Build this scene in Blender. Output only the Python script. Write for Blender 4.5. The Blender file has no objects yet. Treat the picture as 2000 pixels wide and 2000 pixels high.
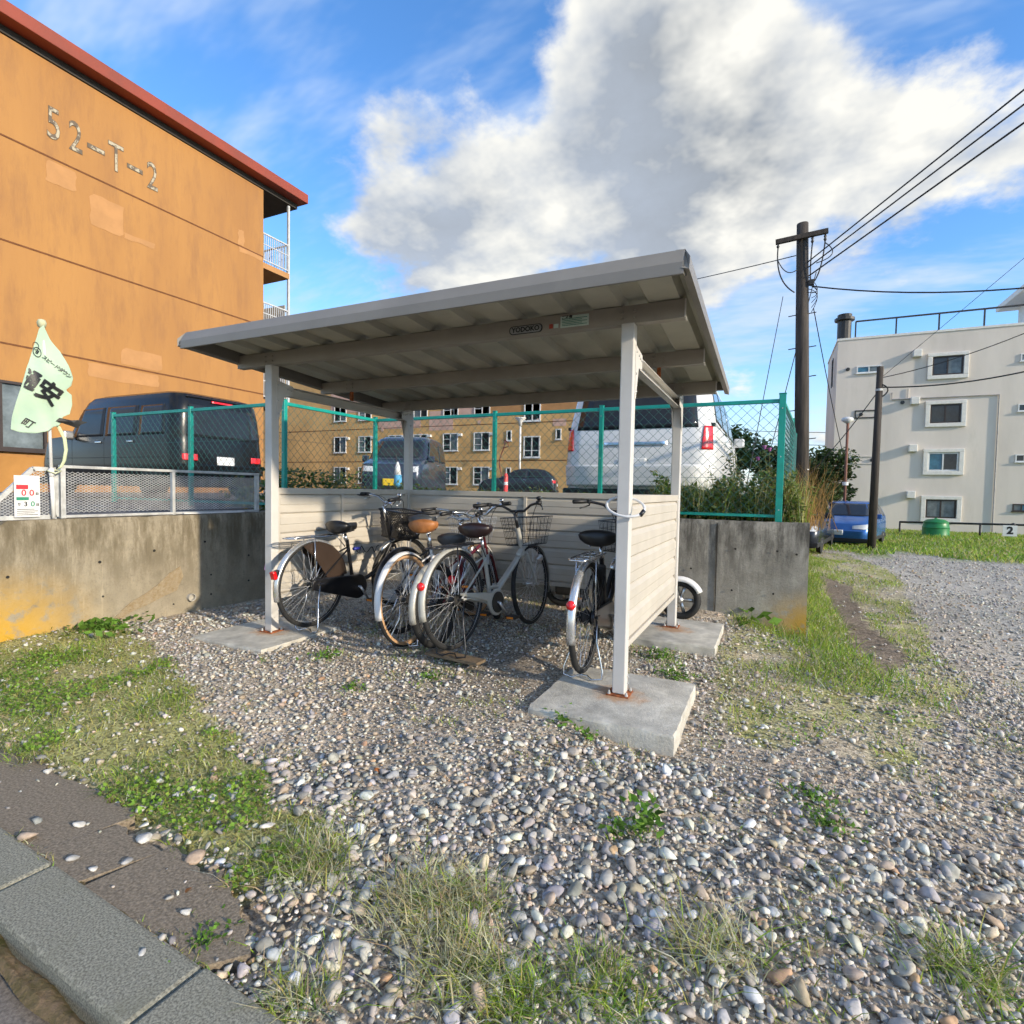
import bpy, math, random
import numpy as np
from math import radians as RAD, sin, cos, pi
from mathutils import Vector, Matrix, Quaternion
random.seed(7); rng = np.random.default_rng(7)
scene = bpy.context.scene
COL = scene.collection
# ------------------------------------------------------------------ camera
cam_d = bpy.data.cameras.new('camera'); cam = bpy.data.objects.new('camera', cam_d); COL.objects.link(cam)
CAM = Vector((0.7447, -3.0204, 1.1401))
c_r = Vector((0.90196, 0.431428, 0.018373)); c_u = Vector((-0.033812, 0.028143, 0.999032)); c_f = Vector((-0.430493, 0.901708, -0.039971))
m = Matrix((c_r, c_u, -c_f)).transposed().to_4x4(); m.translation = CAM
cam.matrix_world = m
cam_d.sensor_width = 36; cam_d.sensor_fit = 'HORIZONTAL'; cam_d.lens = 1064.22/2000*36
cam_d.clip_start = 0.05; cam_d.clip_end = 2000
scene.camera = cam
# ------------------------------------------------------------------ sun, sky, exposure
SUN = Vector((1.0, -0.2, 0.35)).normalized()
sun_d = bpy.data.lights.new('sun', 'SUN'); sun_d.energy = 2.0; sun_d.angle = RAD(2.0); sun_d.color = (1.0, 0.87, 0.68)
sun = bpy.data.objects.new('sun', sun_d); COL.objects.link(sun)
sun.rotation_euler = SUN.to_track_quat('Z', 'Y').to_euler(); sun.location = (20, -5, 20)
scene.view_settings.view_transform = 'Standard'; scene.view_settings.look = 'None'
scene.view_settings.gamma = 1.0; scene.view_settings.use_curve_mapping = False
scene.view_settings.exposure = 1.40
SKY_STR = 0.12
world = bpy.data.worlds.new('World'); scene.world = world; world.use_nodes = True
def build_sky():
    nt = world.node_tree; N = nt.nodes; L = nt.links; N.clear()
    def nd(t, **k):
        n = N.new(t)
        for a, b in k.items(): setattr(n, a, b)
        return n
    def val(x):
        n = nd('ShaderNodeValue'); n.outputs[0].default_value = x; return n.outputs[0]
    def math_(op, a, b=None, c=None, clamp=False):
        n = nd('ShaderNodeMath', operation=op, use_clamp=clamp)
        for i, x in enumerate((a, b, c)):
            if x is None: continue
            if isinstance(x, (int, float)): n.inputs[i].default_value = x
            else: L.new(x, n.inputs[i])
        return n.outputs[0]
    def vmath(op, a, b=None):
        n = nd('ShaderNodeVectorMath', operation=op)
        for i, x in enumerate((a, b)):
            if x is None: continue
            if isinstance(x, (tuple, list)): n.inputs[i].default_value = x
            else: L.new(x, n.inputs[i])
        return n
    def mix(f, a, b):
        n = nd('ShaderNodeMix', data_type='RGBA')
        for s, x in ((n.inputs[0], f), (n.inputs[6], a), (n.inputs[7], b)):
            if isinstance(x, (int, float)): s.default_value = x
            elif isinstance(x, tuple): s.default_value = (*x, 1)
            else: L.new(x, s)
        return n.outputs[2]
    tc = nd('ShaderNodeTexCoord'); d = tc.outputs['Generated']
    sky = nd('ShaderNodeTexSky', sky_type='NISHITA'); sky.sun_disc = False
    sky.sun_elevation = math.asin(SUN.z); sky.sun_rotation = math.atan2(SUN.x, SUN.y)
    sky.altitude = 0; sky.air_density = 1.0; sky.dust_density = 0.4; sky.ozone_density = 2.5
    hs = nd('ShaderNodeHueSaturation'); hs.inputs['Saturation'].default_value = 1.15; hs.inputs['Value'].default_value = 1.0
    L.new(sky.outputs[0], hs.inputs['Color'])
    tint = nd('ShaderNodeMix', data_type='RGBA', blend_type='MULTIPLY'); tint.inputs[0].default_value = 1
    L.new(hs.outputs[0], tint.inputs[6]); tint.inputs[7].default_value = SKY_TINT
    base = tint.outputs[2]
    sep = nd('ShaderNodeSeparateXYZ'); L.new(d, sep.inputs[0])
    zz = math_('ADD', math_('MAXIMUM', sep.outputs[2], 0.0), 0.32)
    inv = math_('DIVIDE', 1.0, zz)
    sc = vmath('SCALE', d); L.new(inv, sc.inputs[3]); p = sc.outputs[0]
    def noise(vec, scale, det, rough, off=(0, 0, 0), dist=0.0):
        a = vmath('ADD', vec, off)
        n = nd('ShaderNodeTexNoise', noise_dimensions='3D'); n.inputs['Scale'].default_value = scale; n.inputs['Detail'].default_value = det
        n.inputs['Roughness'].default_value = rough; n.inputs['Distortion'].default_value = dist
        L.new(a.outputs[0], n.inputs['Vector']); return n.outputs[0]
    # cumulus bodies: fractal noise pushed up or down around directions where the clouds stand
    def blobs(vec):
        acc = None
        for (bx, by, bz, s, w) in SKY_BLOBS:
            dd = vmath('DISTANCE', vec, (bx, by, bz)).outputs['Value']
            e = math_('EXPONENT', math_('MULTIPLY', math_('MULTIPLY', dd, dd), -1.0/(s*s)))
            acc = math_('MULTIPLY_ADD', e, w, 0.0 if acc is None else acc)
        return acc
    wob = nd('ShaderNodeTexNoise'); wob.inputs['Scale'].default_value = 4.5; wob.inputs['Detail'].default_value = 1; L.new(d, wob.inputs['Vector'])
    w1 = vmath('SUBTRACT', wob.outputs['Color'], (0.5, 0.5, 0.5)); w2 = vmath('SCALE', w1.outputs[0]); w2.inputs[3].default_value = 0.15
    dw = vmath('ADD', d, w2.outputs[0]).outputs[0]
    sunoff = (0.10, -0.03, 0.09)
    def dens(vec, pv, off):
        n1 = noise(pv, 3.1, 7, 0.60, off)
        return math_('ADD', n1, blobs(vec))
    d0 = dens(dw, p, (3.1, 1.7, 0.4))
    nA = noise(p, 3.1, 5, 0.58, (3.1, 1.7, 0.4)); nB = noise(p, 3.1, 5, 0.58, (3.1 + 0.11, 1.7 - 0.02, 0.4 + 0.09))
    cov = nd('ShaderNodeMapRange', interpolation_type='SMOOTHSTEP'); L.new(d0, cov.inputs[0]); cov.inputs[1].default_value = 0.48; cov.inputs[2].default_value = 0.66
    edge = nd('ShaderNodeMapRange'); L.new(d0, edge.inputs[0]); edge.inputs[1].default_value = 0.62; edge.inputs[2].default_value = 0.95; edge.inputs[3].default_value = 0.22; edge.inputs[4].default_value = -0.12
    up = nd('ShaderNodeMapRange'); L.new(sep.outputs[2], up.inputs[0]); up.inputs[1].default_value = 0.28; up.inputs[2].default_value = 0.62; up.inputs[3].default_value = -0.22; up.inputs[4].default_value = 0.42
    lit = math_('ADD', math_('ADD', math_('MULTIPLY', math_('SUBTRACT', nA, nB), 4.2), 0.30), math_('ADD', edge.outputs[0], up.outputs[0]), clamp=True)
    thick = nd('ShaderNodeMapRange'); L.new(d0, thick.inputs[0]); thick.inputs[1].default_value = 0.6; thick.inputs[2].default_value = 1.1
    shade = mix(thick.outputs[0], tuple(c/SKY_STR for c in (0.195, 0.222, 0.265)), tuple(c/SKY_STR for c in (0.14, 0.155, 0.175)))
    cc = mix(lit, shade, tuple(c/SKY_STR for c in (0.39, 0.385, 0.36)))
    # thin high wisps
    st = nd('ShaderNodeMapping'); st.inputs['Scale'].default_value = (1.0, 2.6, 1.0); st.inputs['Rotation'].default_value = (0, 0, 0.5); L.new(p, st.inputs[0])
    wz = noise(st.outputs[0], 1.6, 5, 0.62, (7.3, 2.2, 5.0), 0.0)
    wm = nd('ShaderNodeMapRange', interpolation_type='SMOOTHSTEP'); L.new(wz, wm.inputs[0]); wm.inputs[1].default_value = 0.42; wm.inputs[2].default_value = 0.74; wm.inputs[4].default_value = 0.85
    s1 = mix(wm.outputs[0], base, tuple(c/SKY_STR for c in (0.27, 0.32, 0.395)))
    # pale air low over the horizon
    hz = nd('ShaderNodeMapRange', interpolation_type='SMOOTHSTEP'); L.new(sep.outputs[2], hz.inputs[0]); hz.inputs[1].default_value = 0.0; hz.inputs[2].default_value = 0.28; hz.inputs[3].default_value = 0.6; hz.inputs[4].default_value = 0.0
    s2 = mix(hz.outputs[0], s1, tuple(c/SKY_STR for c in (0.34, 0.37, 0.41)))
    s3 = mix(cov.outputs[0], s2, cc)
    bg = nd('ShaderNodeBackground'); bg.inputs[1].default_value = SKY_STR; L.new(s3, bg.inputs[0])
    out = nd('ShaderNodeOutputWorld'); L.new(bg.outputs[0], out.inputs[0])
SKY_TINT = (0.80, 0.93, 1.07, 1)
# direction (x, y, z), radius, weight of the cloud masses and of the clear gaps between them
SKY_BLOBS = [
    (-0.227, 0.765, 0.603, 0.12, 0.18),
    (-0.126, 0.779, 0.614, 0.15, 0.22),
    (-0.050, 0.819, 0.572, 0.12, 0.24),
    (0.015, 0.862, 0.506, 0.11, 0.24),
    (0.098, 0.887, 0.451, 0.12, 0.26),
    (0.188, 0.884, 0.429, 0.12, 0.26),
    (0.249, 0.870, 0.425, 0.09, 0.20),
    (-0.155, 0.852, 0.500, 0.15, 0.20),
    (-0.092, 0.909, 0.407, 0.14, 0.18),
    (-0.243, 0.871, 0.427, 0.12, 0.18),
    (-0.317, 0.807, 0.498, 0.10, 0.10),
    (-0.538, 0.640, 0.548, 0.09, 0.18),
    (-0.475, 0.717, 0.511, 0.10, 0.15),
    (-0.619, 0.654, 0.434, 0.08, 0.22),
    (-0.563, 0.720, 0.405, 0.11, 0.20),
    (-0.470, 0.773, 0.427, 0.10, 0.20),
    (-0.405, 0.831, 0.382, 0.08, 0.16),
    (-0.783, 0.402, 0.474, 0.34, -0.26),
    (-0.334, 0.704, 0.627, 0.10, -0.18),
    (-0.462, 0.620, 0.635, 0.13, -0.28),
    (0.143, 0.820, 0.555, 0.19, -0.42),
    (0.068, 0.960, 0.270, 0.15, -0.18),
    (-0.629, 0.565, 0.534, 0.10, -0.14),
    (-0.689, 0.661, 0.298, 0.12, -0.14),
    (0.253, 0.915, 0.314, 0.14, -0.16),
]
build_sky()
world.cycles.sampling_method = 'MANUAL'; world.cycles.sample_map_resolution = 256
cy = scene.cycles; cy.max_bounces = 6; cy.diffuse_bounces = 2; cy.glossy_bounces = 3; cy.transmission_bounces = 4; cy.transparent_max_bounces = 8
cy.caustics_reflective = False; cy.caustics_refractive = False; cy.use_denoising = True; cy.use_adaptive_sampling = True; cy.adaptive_threshold = 0.035
# ------------------------------------------------------------------ helpers
class MB:
    def __init__(s): s.v = []; s.f = []
    def add(s, vs, fs):
        o = len(s.v); s.v += [tuple(v) for v in vs]; s.f += [[i+o for i in f] for f in fs]; return s
    def box(s, x0, x1, y0, y1, z0, z1):
        return s.add([(x0,y0,z0),(x1,y0,z0),(x1,y1,z0),(x0,y1,z0),(x0,y0,z1),(x1,y0,z1),(x1,y1,z1),(x0,y1,z1)],
                     [(3,2,1,0),(4,5,6,7),(0,1,5,4),(1,2,6,5),(2,3,7,6),(3,0,4,7)])
    def cbox(s, c, sx, sy, sz, R=None):
        vs = []
        for z in (-.5,.5):
            for x, y in ((-.5,-.5),(.5,-.5),(.5,.5),(-.5,.5)):
                v = Vector((x*sx, y*sy, z*sz)); v = (R @ v) if R is not None else v
                vs.append(v + Vector(c))
        return s.add(vs, [(3,2,1,0),(4,5,6,7),(0,1,5,4),(1,2,6,5),(2,3,7,6),(3,0,4,7)])
    def bar(s, p, q, w, h, up=(0,0,1)):
        p = Vector(p); q = Vector(q); d = (q-p).normalized(); up = Vector(up)
        a = d.cross(up)
        if a.length < 1e-5: a = d.cross(Vector((1,0,0)))
        a.normalize(); b = a.cross(d).normalized()
        vs = [o + a*x*w/2 + b*y*h/2 for o in (p, q) for x, y in ((-1,-1),(1,-1),(1,1),(-1,1))]
        return s.add(vs, [(0,1,2,3),(7,6,5,4),(1,0,4,5),(2,1,5,6),(3,2,6,7),(0,3,7,4)])
    def tube(s, pts, r, n=6, closed=False, cap=True):
        pts = [Vector(p) for p in pts]; k = len(pts)
        rs = r if isinstance(r, (list, tuple)) else [r]*k
        T = []
        for i in range(k):
            if closed: t = pts[(i+1) % k] - pts[i-1]
            else: t = pts[min(i+1, k-1)] - pts[max(i-1, 0)]
            T.append(t.normalized())
        a = T[0].orthogonal().normalized(); vs = []
        for i in range(k):
            a = a - T[i]*a.dot(T[i])
            if a.length < 1e-6: a = T[i].orthogonal()
            a.normalize(); b = T[i].cross(a)
            vs += [pts[i] + (a*cos(2*pi*j/n) + b*sin(2*pi*j/n))*rs[i] for j in range(n)]
        fs = []
        for i in range(k if closed else k-1):
            o, p2 = i*n, ((i+1) % k)*n
            fs += [(o+j, o+(j+1) % n, p2+(j+1) % n, p2+j) for j in range(n)]
        if cap and not closed: fs += [tuple(range(n-1, -1, -1)), tuple(range((k-1)*n, k*n))]
        return s.add(vs, fs)
    def prism(s, poly, ax, lo, hi):
        # poly: 2D points in the two other axes (in x,y,z order), extruded along ax
        n = len(poly); vs = []
        for h in (lo, hi):
            for a, b in poly:
                vs.append({'x': (h,a,b), 'y': (a,h,b), 'z': (a,b,h)}[ax])
        fs = [(i, (i+1) % n, n+(i+1) % n, n+i) for i in range(n)] + [tuple(range(n-1, -1, -1)), tuple(range(n, 2*n))]
        return s.add(vs, fs)
    def lathe(s, prof, c=(0,0,0), n=16, M=None, cap=True):
        c = Vector(c); vs = []
        for r, z in prof:
            for j in range(n):
                v = Vector((r*cos(2*pi*j/n), r*sin(2*pi*j/n), z)); v = (M @ v) if M is not None else v
                vs.append(v + c)
        k = len(prof); fs = [(i*n+j, i*n+(j+1) % n, (i+1)*n+(j+1) % n, (i+1)*n+j) for i in range(k-1) for j in range(n)]
        if cap: fs += [tuple(range(n-1, -1, -1)), tuple(range((k-1)*n, k*n))]
        return s.add(vs, fs)
    def ribbon(s, pts, w, side=(0,1,0)):
        sd = Vector(side)*w/2; vs = []
        for p in pts: vs += [Vector(p)-sd, Vector(p)+sd]
        return s.add(vs, [(2*i, 2*i+1, 2*i+3, 2*i+2) for i in range(len(pts)-1)])
    def loft(s, rings, closed=True, cap=True):
        n = len(rings[0]); vs = [v for r in rings for v in r]; fs = []
        for i in range(len(rings)-1):
            fs += [(i*n+j, i*n+(j+1) % n, (i+1)*n+(j+1) % n, (i+1)*n+j) for j in range(n if closed else n-1)]
        if cap and closed: fs += [tuple(range(n-1, -1, -1)), tuple(range((len(rings)-1)*n, len(rings)*n))]
        return s.add(vs, fs)
    def xf(s, M): s.v = [tuple(M @ Vector(v)) for v in s.v]; return s
    def build(s, name, mat=None, parent=None, smooth=False, bevel=0, world=False, fix=True, angle=None, thick=0):
        me = bpy.data.meshes.new(name)
        vs = s.v
        if world and parent is not None:
            o = Vector((0,0,0)); q_ = parent
            while q_ is not None: o = o + q_.location; q_ = q_.parent
            vs = [(v[0]-o[0], v[1]-o[1], v[2]-o[2]) for v in vs]
        me.from_pydata(vs, [], s.f)
        if fix and len(s.f) < 60000:
            import bmesh
            bm = bmesh.new(); bm.from_mesh(me); bmesh.ops.recalc_face_normals(bm, faces=bm.faces); bm.to_mesh(me); bm.free()
        if smooth: me.polygons.foreach_set('use_smooth', [True]*len(me.polygons))
        ob = bpy.data.objects.new(name, me); COL.objects.link(ob)
        if mat is not None: me.materials.append(mat)
        if parent is not None: ob.parent = parent
        if angle: 
            me.polygons.foreach_set('use_smooth', [True]*len(me.polygons)); me.set_sharp_from_angle(angle=RAD(angle))
        if thick:
            t = ob.modifiers.new('t', 'SOLIDIFY'); t.thickness = thick; t.offset = 0
        if bevel:
            b = ob.modifiers.new('b', 'BEVEL'); b.width = bevel; b.segments = 2; b.limit_method = 'ANGLE'; b.angle_limit = RAD(40)
        return ob
def tag(o, label=None, cat=None, group=None, kind=None):
    if label: o['label'] = label
    if cat: o['category'] = cat
    if group: o['group'] = group
    if kind: o['kind'] = kind
    return o
def thing(name, label, cat, loc=(0,0,0), rot=(0,0,0), group=None, kind=None):
    o = bpy.data.objects.new(name, None); COL.objects.link(o); o.location = loc; o.rotation_euler = rot; o.empty_display_size = .1
    return tag(o, label, cat, group, kind)
def copy_tree(o, parent=None):
    c = o.copy(); COL.objects.link(c); c.parent = parent
    for ch in [x for x in bpy.data.objects if x.parent == o]: copy_tree(ch, c)
    return c
def npmesh(name, V, F, mat, col=None, smooth=True, parent=None):
    """V (n,3), F (m,k) arrays; col (n,3) optional per-vertex albedo"""
    me = bpy.data.meshes.new(name); V = np.asarray(V, np.float32); F = np.asarray(F, np.int32); k = F.shape[1]
    me.vertices.add(len(V)); me.vertices.foreach_set('co', V.ravel())
    me.loops.add(F.size); me.loops.foreach_set('vertex_index', F.ravel())
    me.polygons.add(len(F)); me.polygons.foreach_set('loop_start', np.arange(0, F.size, k, dtype=np.int32))
    me.polygons.foreach_set('loop_total', np.full(len(F), k, np.int32))
    if smooth: me.polygons.foreach_set('use_smooth', np.ones(len(F), bool))
    if col is not None:
        a = me.attributes.new('tone', 'FLOAT_COLOR', 'POINT'); c4 = np.ones((len(V), 4), np.float32); c4[:, :3] = col; a.data.foreach_set('color', c4.ravel())
    me.update(calc_edges=True); me.validate()
    ob = bpy.data.objects.new(name, me); COL.objects.link(ob); me.materials.append(mat)
    if parent is not None: ob.parent = parent
    return ob
def text_geo(txt, size=1.0, shear=0.0, off=0.0):
    cu = bpy.data.curves.new('t', 'FONT'); cu.body = txt; cu.size = size; cu.align_x = 'CENTER'; cu.align_y = 'CENTER'; cu.offset = off; cu.shear = shear; cu.resolution_u = 3
    ob = bpy.data.objects.new('t', cu); COL.objects.link(ob)
    dg = bpy.context.evaluated_depsgraph_get(); me = bpy.data.meshes.new_from_object(ob.evaluated_get(dg))
    vs = [tuple(v.co) for v in me.vertices]; fs = [list(p.vertices) for p in me.polygons]
    bpy.data.objects.remove(ob); bpy.data.curves.remove(cu); bpy.data.meshes.remove(me)
    return vs, fs
# ------------------------------------------------------------------ materials
def node_mat(name):
    m = bpy.data.materials.new(name); m.use_nodes = True; nt = m.node_tree
    return m, nt, nt.nodes['Principled BSDF']
def mat(name, c, rough=.6, metal=0., var=.12, scale=6., bump=0., bscale=60., spec=.5, c2=None, coat=0., dirt=0., dirtc=(.10,.08,.06), dscale=3., stretch=None, trans=0, alpha=1., attr=None, em=None, thru=0., lo=.35, hi=.65):
    m, nt, P = node_mat(name); N = nt.nodes; L = nt.links
    tc = N.new('ShaderNodeTexCoord'); vec = tc.outputs['Object']
    if stretch:
        mp = N.new('ShaderNodeMapping'); mp.inputs['Scale'].default_value = stretch; L.new(vec, mp.inputs[0]); vec = mp.outputs[0]
    def nz(sc, det=5, r=.6):
        n = N.new('ShaderNodeTexNoise'); n.inputs['Scale'].default_value = sc; n.inputs['Detail'].default_value = det; n.inputs['Roughness'].default_value = r
        L.new(vec, n.inputs['Vector']); return n.outputs[0]
    def mixn(f, a, b, bt='MIX'):
        x = N.new('ShaderNodeMix'); x.data_type = 'RGBA'; x.blend_type = bt
        for s, v in ((x.inputs[0], f), (x.inputs[6], a), (x.inputs[7], b)):
            if isinstance(v, (int, float)): s.default_value = v
            elif isinstance(v, tuple): s.default_value = (*v[:3], 1)
            else: L.new(v, s)
        return x.outputs[2]
    def ramp(x, a, b):
        r = N.new('ShaderNodeMapRange'); L.new(x, r.inputs[0]); r.inputs[1].default_value = a; r.inputs[2].default_value = b; return r.outputs[0]
    if c2 is None: c2 = tuple(x*(1-2*var) for x in c)
    ca = tuple(min(1, x*(1+var*.6)) for x in c)
    base = mixn(ramp(nz(scale), lo, hi), c2, ca)
    if attr:
        at = N.new('ShaderNodeAttribute'); at.attribute_name = attr
        base = mixn(1.0, at.outputs['Color'], base, 'MULTIPLY')
    if dirt:
        base = mixn(ramp(nz(dscale, 8, .7), 1-dirt-.1, 1-dirt+.22), base, dirtc)
    L.new(base, P.inputs['Base Color'])
    P.inputs['Roughness'].default_value = rough; P.inputs['Metallic'].default_value = metal; P.inputs['Specular IOR Level'].default_value = spec
    if coat: P.inputs['Coat Weight'].default_value = coat; P.inputs['Coat Roughness'].default_value = .06
    if trans: P.inputs['Transmission Weight'].default_value = trans
    if alpha < 1: P.inputs['Alpha'].default_value = alpha
    if em: P.inputs['Emission Color'].default_value = (*em[:3], 1); P.inputs['Emission Strength'].default_value = em[3]
    if thru:
        tr = N.new('ShaderNodeBsdfTranslucent'); L.new(base, tr.inputs[0]); ms = N.new('ShaderNodeMixShader'); ms.inputs[0].default_value = thru; L.new(P.outputs[0], ms.inputs[1]); L.new(tr.outputs[0], ms.inputs[2]); L.new(ms.outputs[0], N['Material Output'].inputs[0])
    if bump:
        b = N.new('ShaderNodeBump'); b.inputs['Strength'].default_value = bump; b.inputs['Distance'].default_value = .02
        L.new(nz(bscale, 6, .65), b.inputs['Height']); L.new(b.outputs[0], P.inputs['Normal'])
    return m
M = {}
M['panel'] = mat('panel_paint', (.52,.475,.405), .5, var=.05, scale=2.5, bump=.03, bscale=30, dirt=.22, dirtc=(.40,.35,.28), dscale=2.2)
M['post'] = mat('post_paint', (.60,.575,.535), .45, var=.05, scale=3, bump=.02, dirt=.24, dirtc=(.36,.30,.24), dscale=4)
M['roofmetal'] = mat('roof_paint', (.235,.215,.185), .45, var=.08, scale=2, dirt=.2, dirtc=(.2,.18,.15))
M['beam'] = mat('beam_paint', (.32,.285,.235), .5, var=.07, scale=3, dirt=.26, dirtc=(.28,.23,.17), dscale=5)
M['soffit'] = mat('sheet_under', (.47,.45,.37), .5, var=.10, scale=1.6, c2=(.35,.34,.28), dirt=.3, dirtc=(.27,.25,.19), dscale=3)
M['rust'] = mat('rust', (.36,.10,.025), .85, var=.3, scale=30, bump=.3)
M['galv'] = mat('galvanised', (.55,.55,.53), .5, metal=.3, var=.15, scale=12, dirt=.18, dirtc=(.25,.24,.22), dscale=9)
M['chrome'] = mat('chrome', (.72,.72,.73), .18, metal=1., var=.05)
M['silver'] = mat('silver_paint', (.50,.49,.44), .35, metal=.25, var=.05, coat=.3)
M['alloy'] = mat('alloy', (.62,.62,.62), .35, metal=.9, var=.06)
M['spoke'] = mat('spoke_steel', (.68,.68,.68), .35, metal=.7, var=.04)
M['black'] = mat('black_paint', (.012,.012,.014), .3, var=.1, coat=.3)
M['rubber'] = mat('rubber', (.018,.018,.018), .75, var=.2, scale=20, dirt=.25, dirtc=(.07,.06,.05), dscale=12)
M['plastic'] = mat('black_plastic', (.015,.015,.016), .5, var=.2)
M['vinyl'] = mat('black_vinyl', (.012,.012,.013), .38, var=.2, bump=.05)
M['tan'] = mat('tan_leather', (.42,.16,.045), .5, var=.15, scale=20, bump=.06)
M['brown'] = mat('brown_vinyl', (.022,.011,.012), .38, var=.2)
M['greyv'] = mat('grey_vinyl', (.045,.05,.055), .45, var=.2)
M['tanrub'] = mat('tan_rubber', (.55,.33,.17), .7, var=.12, scale=15, dirt=.2, dirtc=(.3,.2,.12))
M['whitep'] = mat('white_paint', (.74,.73,.71), .35, var=.05, coat=.3)
M['fender'] = mat('fender_steel', (.66,.66,.65), .22, metal=.75, var=.05)
M['redlens'] = mat('red_lens', (.75,.012,.015), .15, var=.1, coat=.6)
M['amber'] = mat('amber_lens', (.8,.25,.03), .2, var=.05)
M['redpaint'] = mat('red_paint', (.13,.01,.016), .3, var=.1, coat=.4)
M['guard'] = mat('smoked_guard', (.055,.036,.026), .35, var=.1, alpha=.86)
M['board'] = mat('weathered_board', (.24,.17,.10), .8, var=.25, scale=9, stretch=(3,22,22), bump=.25, bscale=20)
M['green'] = mat('green_fence_paint', (.005,.30,.235), .4, var=.1, scale=6, dirt=.15, dirtc=(.02,.17,.14))
M['greenwire'] = mat('green_wire', (.035,.13,.11), .5, var=.15)
M['grass'] = mat('grass_blade', (1,1,1), .65, var=.18, scale=8, attr='tone', spec=.25, thru=.4)
M['leaf'] = mat('leaf', (1,1,1), .5, var=.2, scale=5, attr='tone', spec=.35, thru=.35)
M['stone'] = mat('pebble', (1,1,1), .75, var=.22, scale=26, attr='tone', bump=.12, bscale=90, spec=.35)
M['glass'] = mat('window_glass', (.025,.03,.034), .06, var=.2, spec=.6)
M['glassl'] = mat('pale_glass', (.16,.19,.20), .1, var=.25, scale=2)
M['darkmetal'] = mat('dark_metal', (.03,.028,.026), .5, var=.2, dirt=.2, dirtc=(.09,.045,.02))
M['bark'] = mat('bark', (.10,.075,.05), .9, var=.3, scale=14, bump=.5, bscale=25)
def foliage(c, jitter=.3):
    c = np.array(c); return lambda n: np.clip(c*(1+jitter*rng.standard_normal((n,1)))*(1+.10*rng.standard_normal((n,3))), .004, .9)
# ------------------------------------------------------------------ terrain
GC = np.array([(-2.77,0,-.015),(-2.45,-.39,-.03),(-3.9,0,0),(-3.9,-1,.06),(-4.2,-1.5,.05),(-3.3,-1.0,.0),(-.39,-.4,-.035),(.36,-.37,-.10),(.37,.35,-.085),(-.38,.4,-.03),(-1.4,1,-.03),
    (-2.5,1.8,0),(.39,1.25,-.075),(.39,2.1,-.05),(.1,2.6,0),(1.06,2.6,-.155),(-1,-1.5,-.10),(0,-2,-.12),(1.5,-2,-.15),(2,-.5,-.2),(3,2,-.25),(5,8,-.4),
    (9,34,-.67),(4,20,-.52),(14,34,-.7),(20,10,-.6),(-3,-2.1,-.115),(-6,-2.1,-.115),(0,-2.6,-.16),(-3,-2.6,-.16),(-1.2,-2.1,-.115),(2.4,14,-.42),(1.5,5,-.24)])
def wob(x, y, s, seed=0):
    r = np.random.default_rng(seed); o = np.zeros_like(x, dtype=float)
    for i in range(7):
        a = r.uniform(0, 2*pi); k = s*r.uniform(.6, 2.4); o = o + np.sin((x*cos(a)+y*sin(a))*k + r.uniform(0, 6.3))/7
    return o
def gz(x, y):
    x = np.asarray(x, float); y = np.asarray(y, float); w = 0; a = 0
    for cx, cy, cz in GC:
        q = 1/(((x-cx)**2+(y-cy)**2)+.02)**1.5; w = w+q; a = a+q*cz
    return a/w + .012*wob(x, y, 3.0, 5)
def gz1(x, y): return float(gz(np.array([x]), np.array([y]))[0])
def inpoly(x, y, P):
    r = np.zeros(np.shape(x), bool); n = len(P)
    for i in range(n):
        x0, y0 = P[i]; x1, y1 = P[i-1]
        c = ((y0 > y) != (y1 > y)) & (x < (x1-x0)*(y-y0)/((y1-y0) or 1e-9)+x0); r ^= c
    return r
Z_GL = [(-5.5,-1.0),(-4.2,-.62),(-3.9,-.5),(-2.83,-.77),(-1.82,-1.17),(-.955,-1.49),(-.57,-1.64),(-.48,-1.755),(-.65,-1.86),(-1.04,-1.83),(-1.67,-1.79),(-2.4,-1.83),(-6,-1.9)]
Z_GR = [(.44,2.6),(1.08,2.53),(1.06,4),(1.2,7),(1.5,13.5),(2.5,14.6),(2.9,9),(2.45,6),(2.02,2.6),(2.0,1.7),(1.55,.55),(1.30,-.05),(.95,.0),(.74,-.12),(.42,.2),(.46,1.2)]
Z_DP = [(1.50,7.5),(1.85,6.5),(1.66,3.3),(1.78,2.16),(1.46,1.44),(1.40,2.7)]
Z_LAWN = [(1.0,13.2),(2.6,14.8),(4.2,15.6),(6.0,13.2),(9,12.0),(60,12.0),(60,60),(1,60)]
def zones(x, y):
    px = x + .10*wob(x, y, 14, 1) + .04*wob(x, y, 50, 2); py = y + .10*wob(x, y, 14, 3) + .04*wob(x, y, 50, 4)
    gl = inpoly(px, py, Z_GL); gr = inpoly(px, py, Z_GR); dp = inpoly(px, py, Z_DP)
    s = np.clip((y-3)/8, 0, 1)*1.2
    lw = inpoly(x+s*wob(x, y, 1.2, 6), y+s*wob(x, y, 1.2, 7), Z_LAWN)
    return gl, gr & ~dp, dp, lw
def KY(x): return -2.098-.045*(x+1.317)   # back edge of the kerb
def axis_lines(lo, hi, a, b, fine, g=1.16):
    mid = list(np.arange(a, b, fine)); L_ = []; s = fine; p = a
    while p > lo: s *= g; p -= s; L_.append(p)
    R_ = []; s = fine; p = mid[-1]
    while p < hi: s *= g; p += s; R_.append(p)
    return np.array(L_[::-1]+mid+R_)
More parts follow.
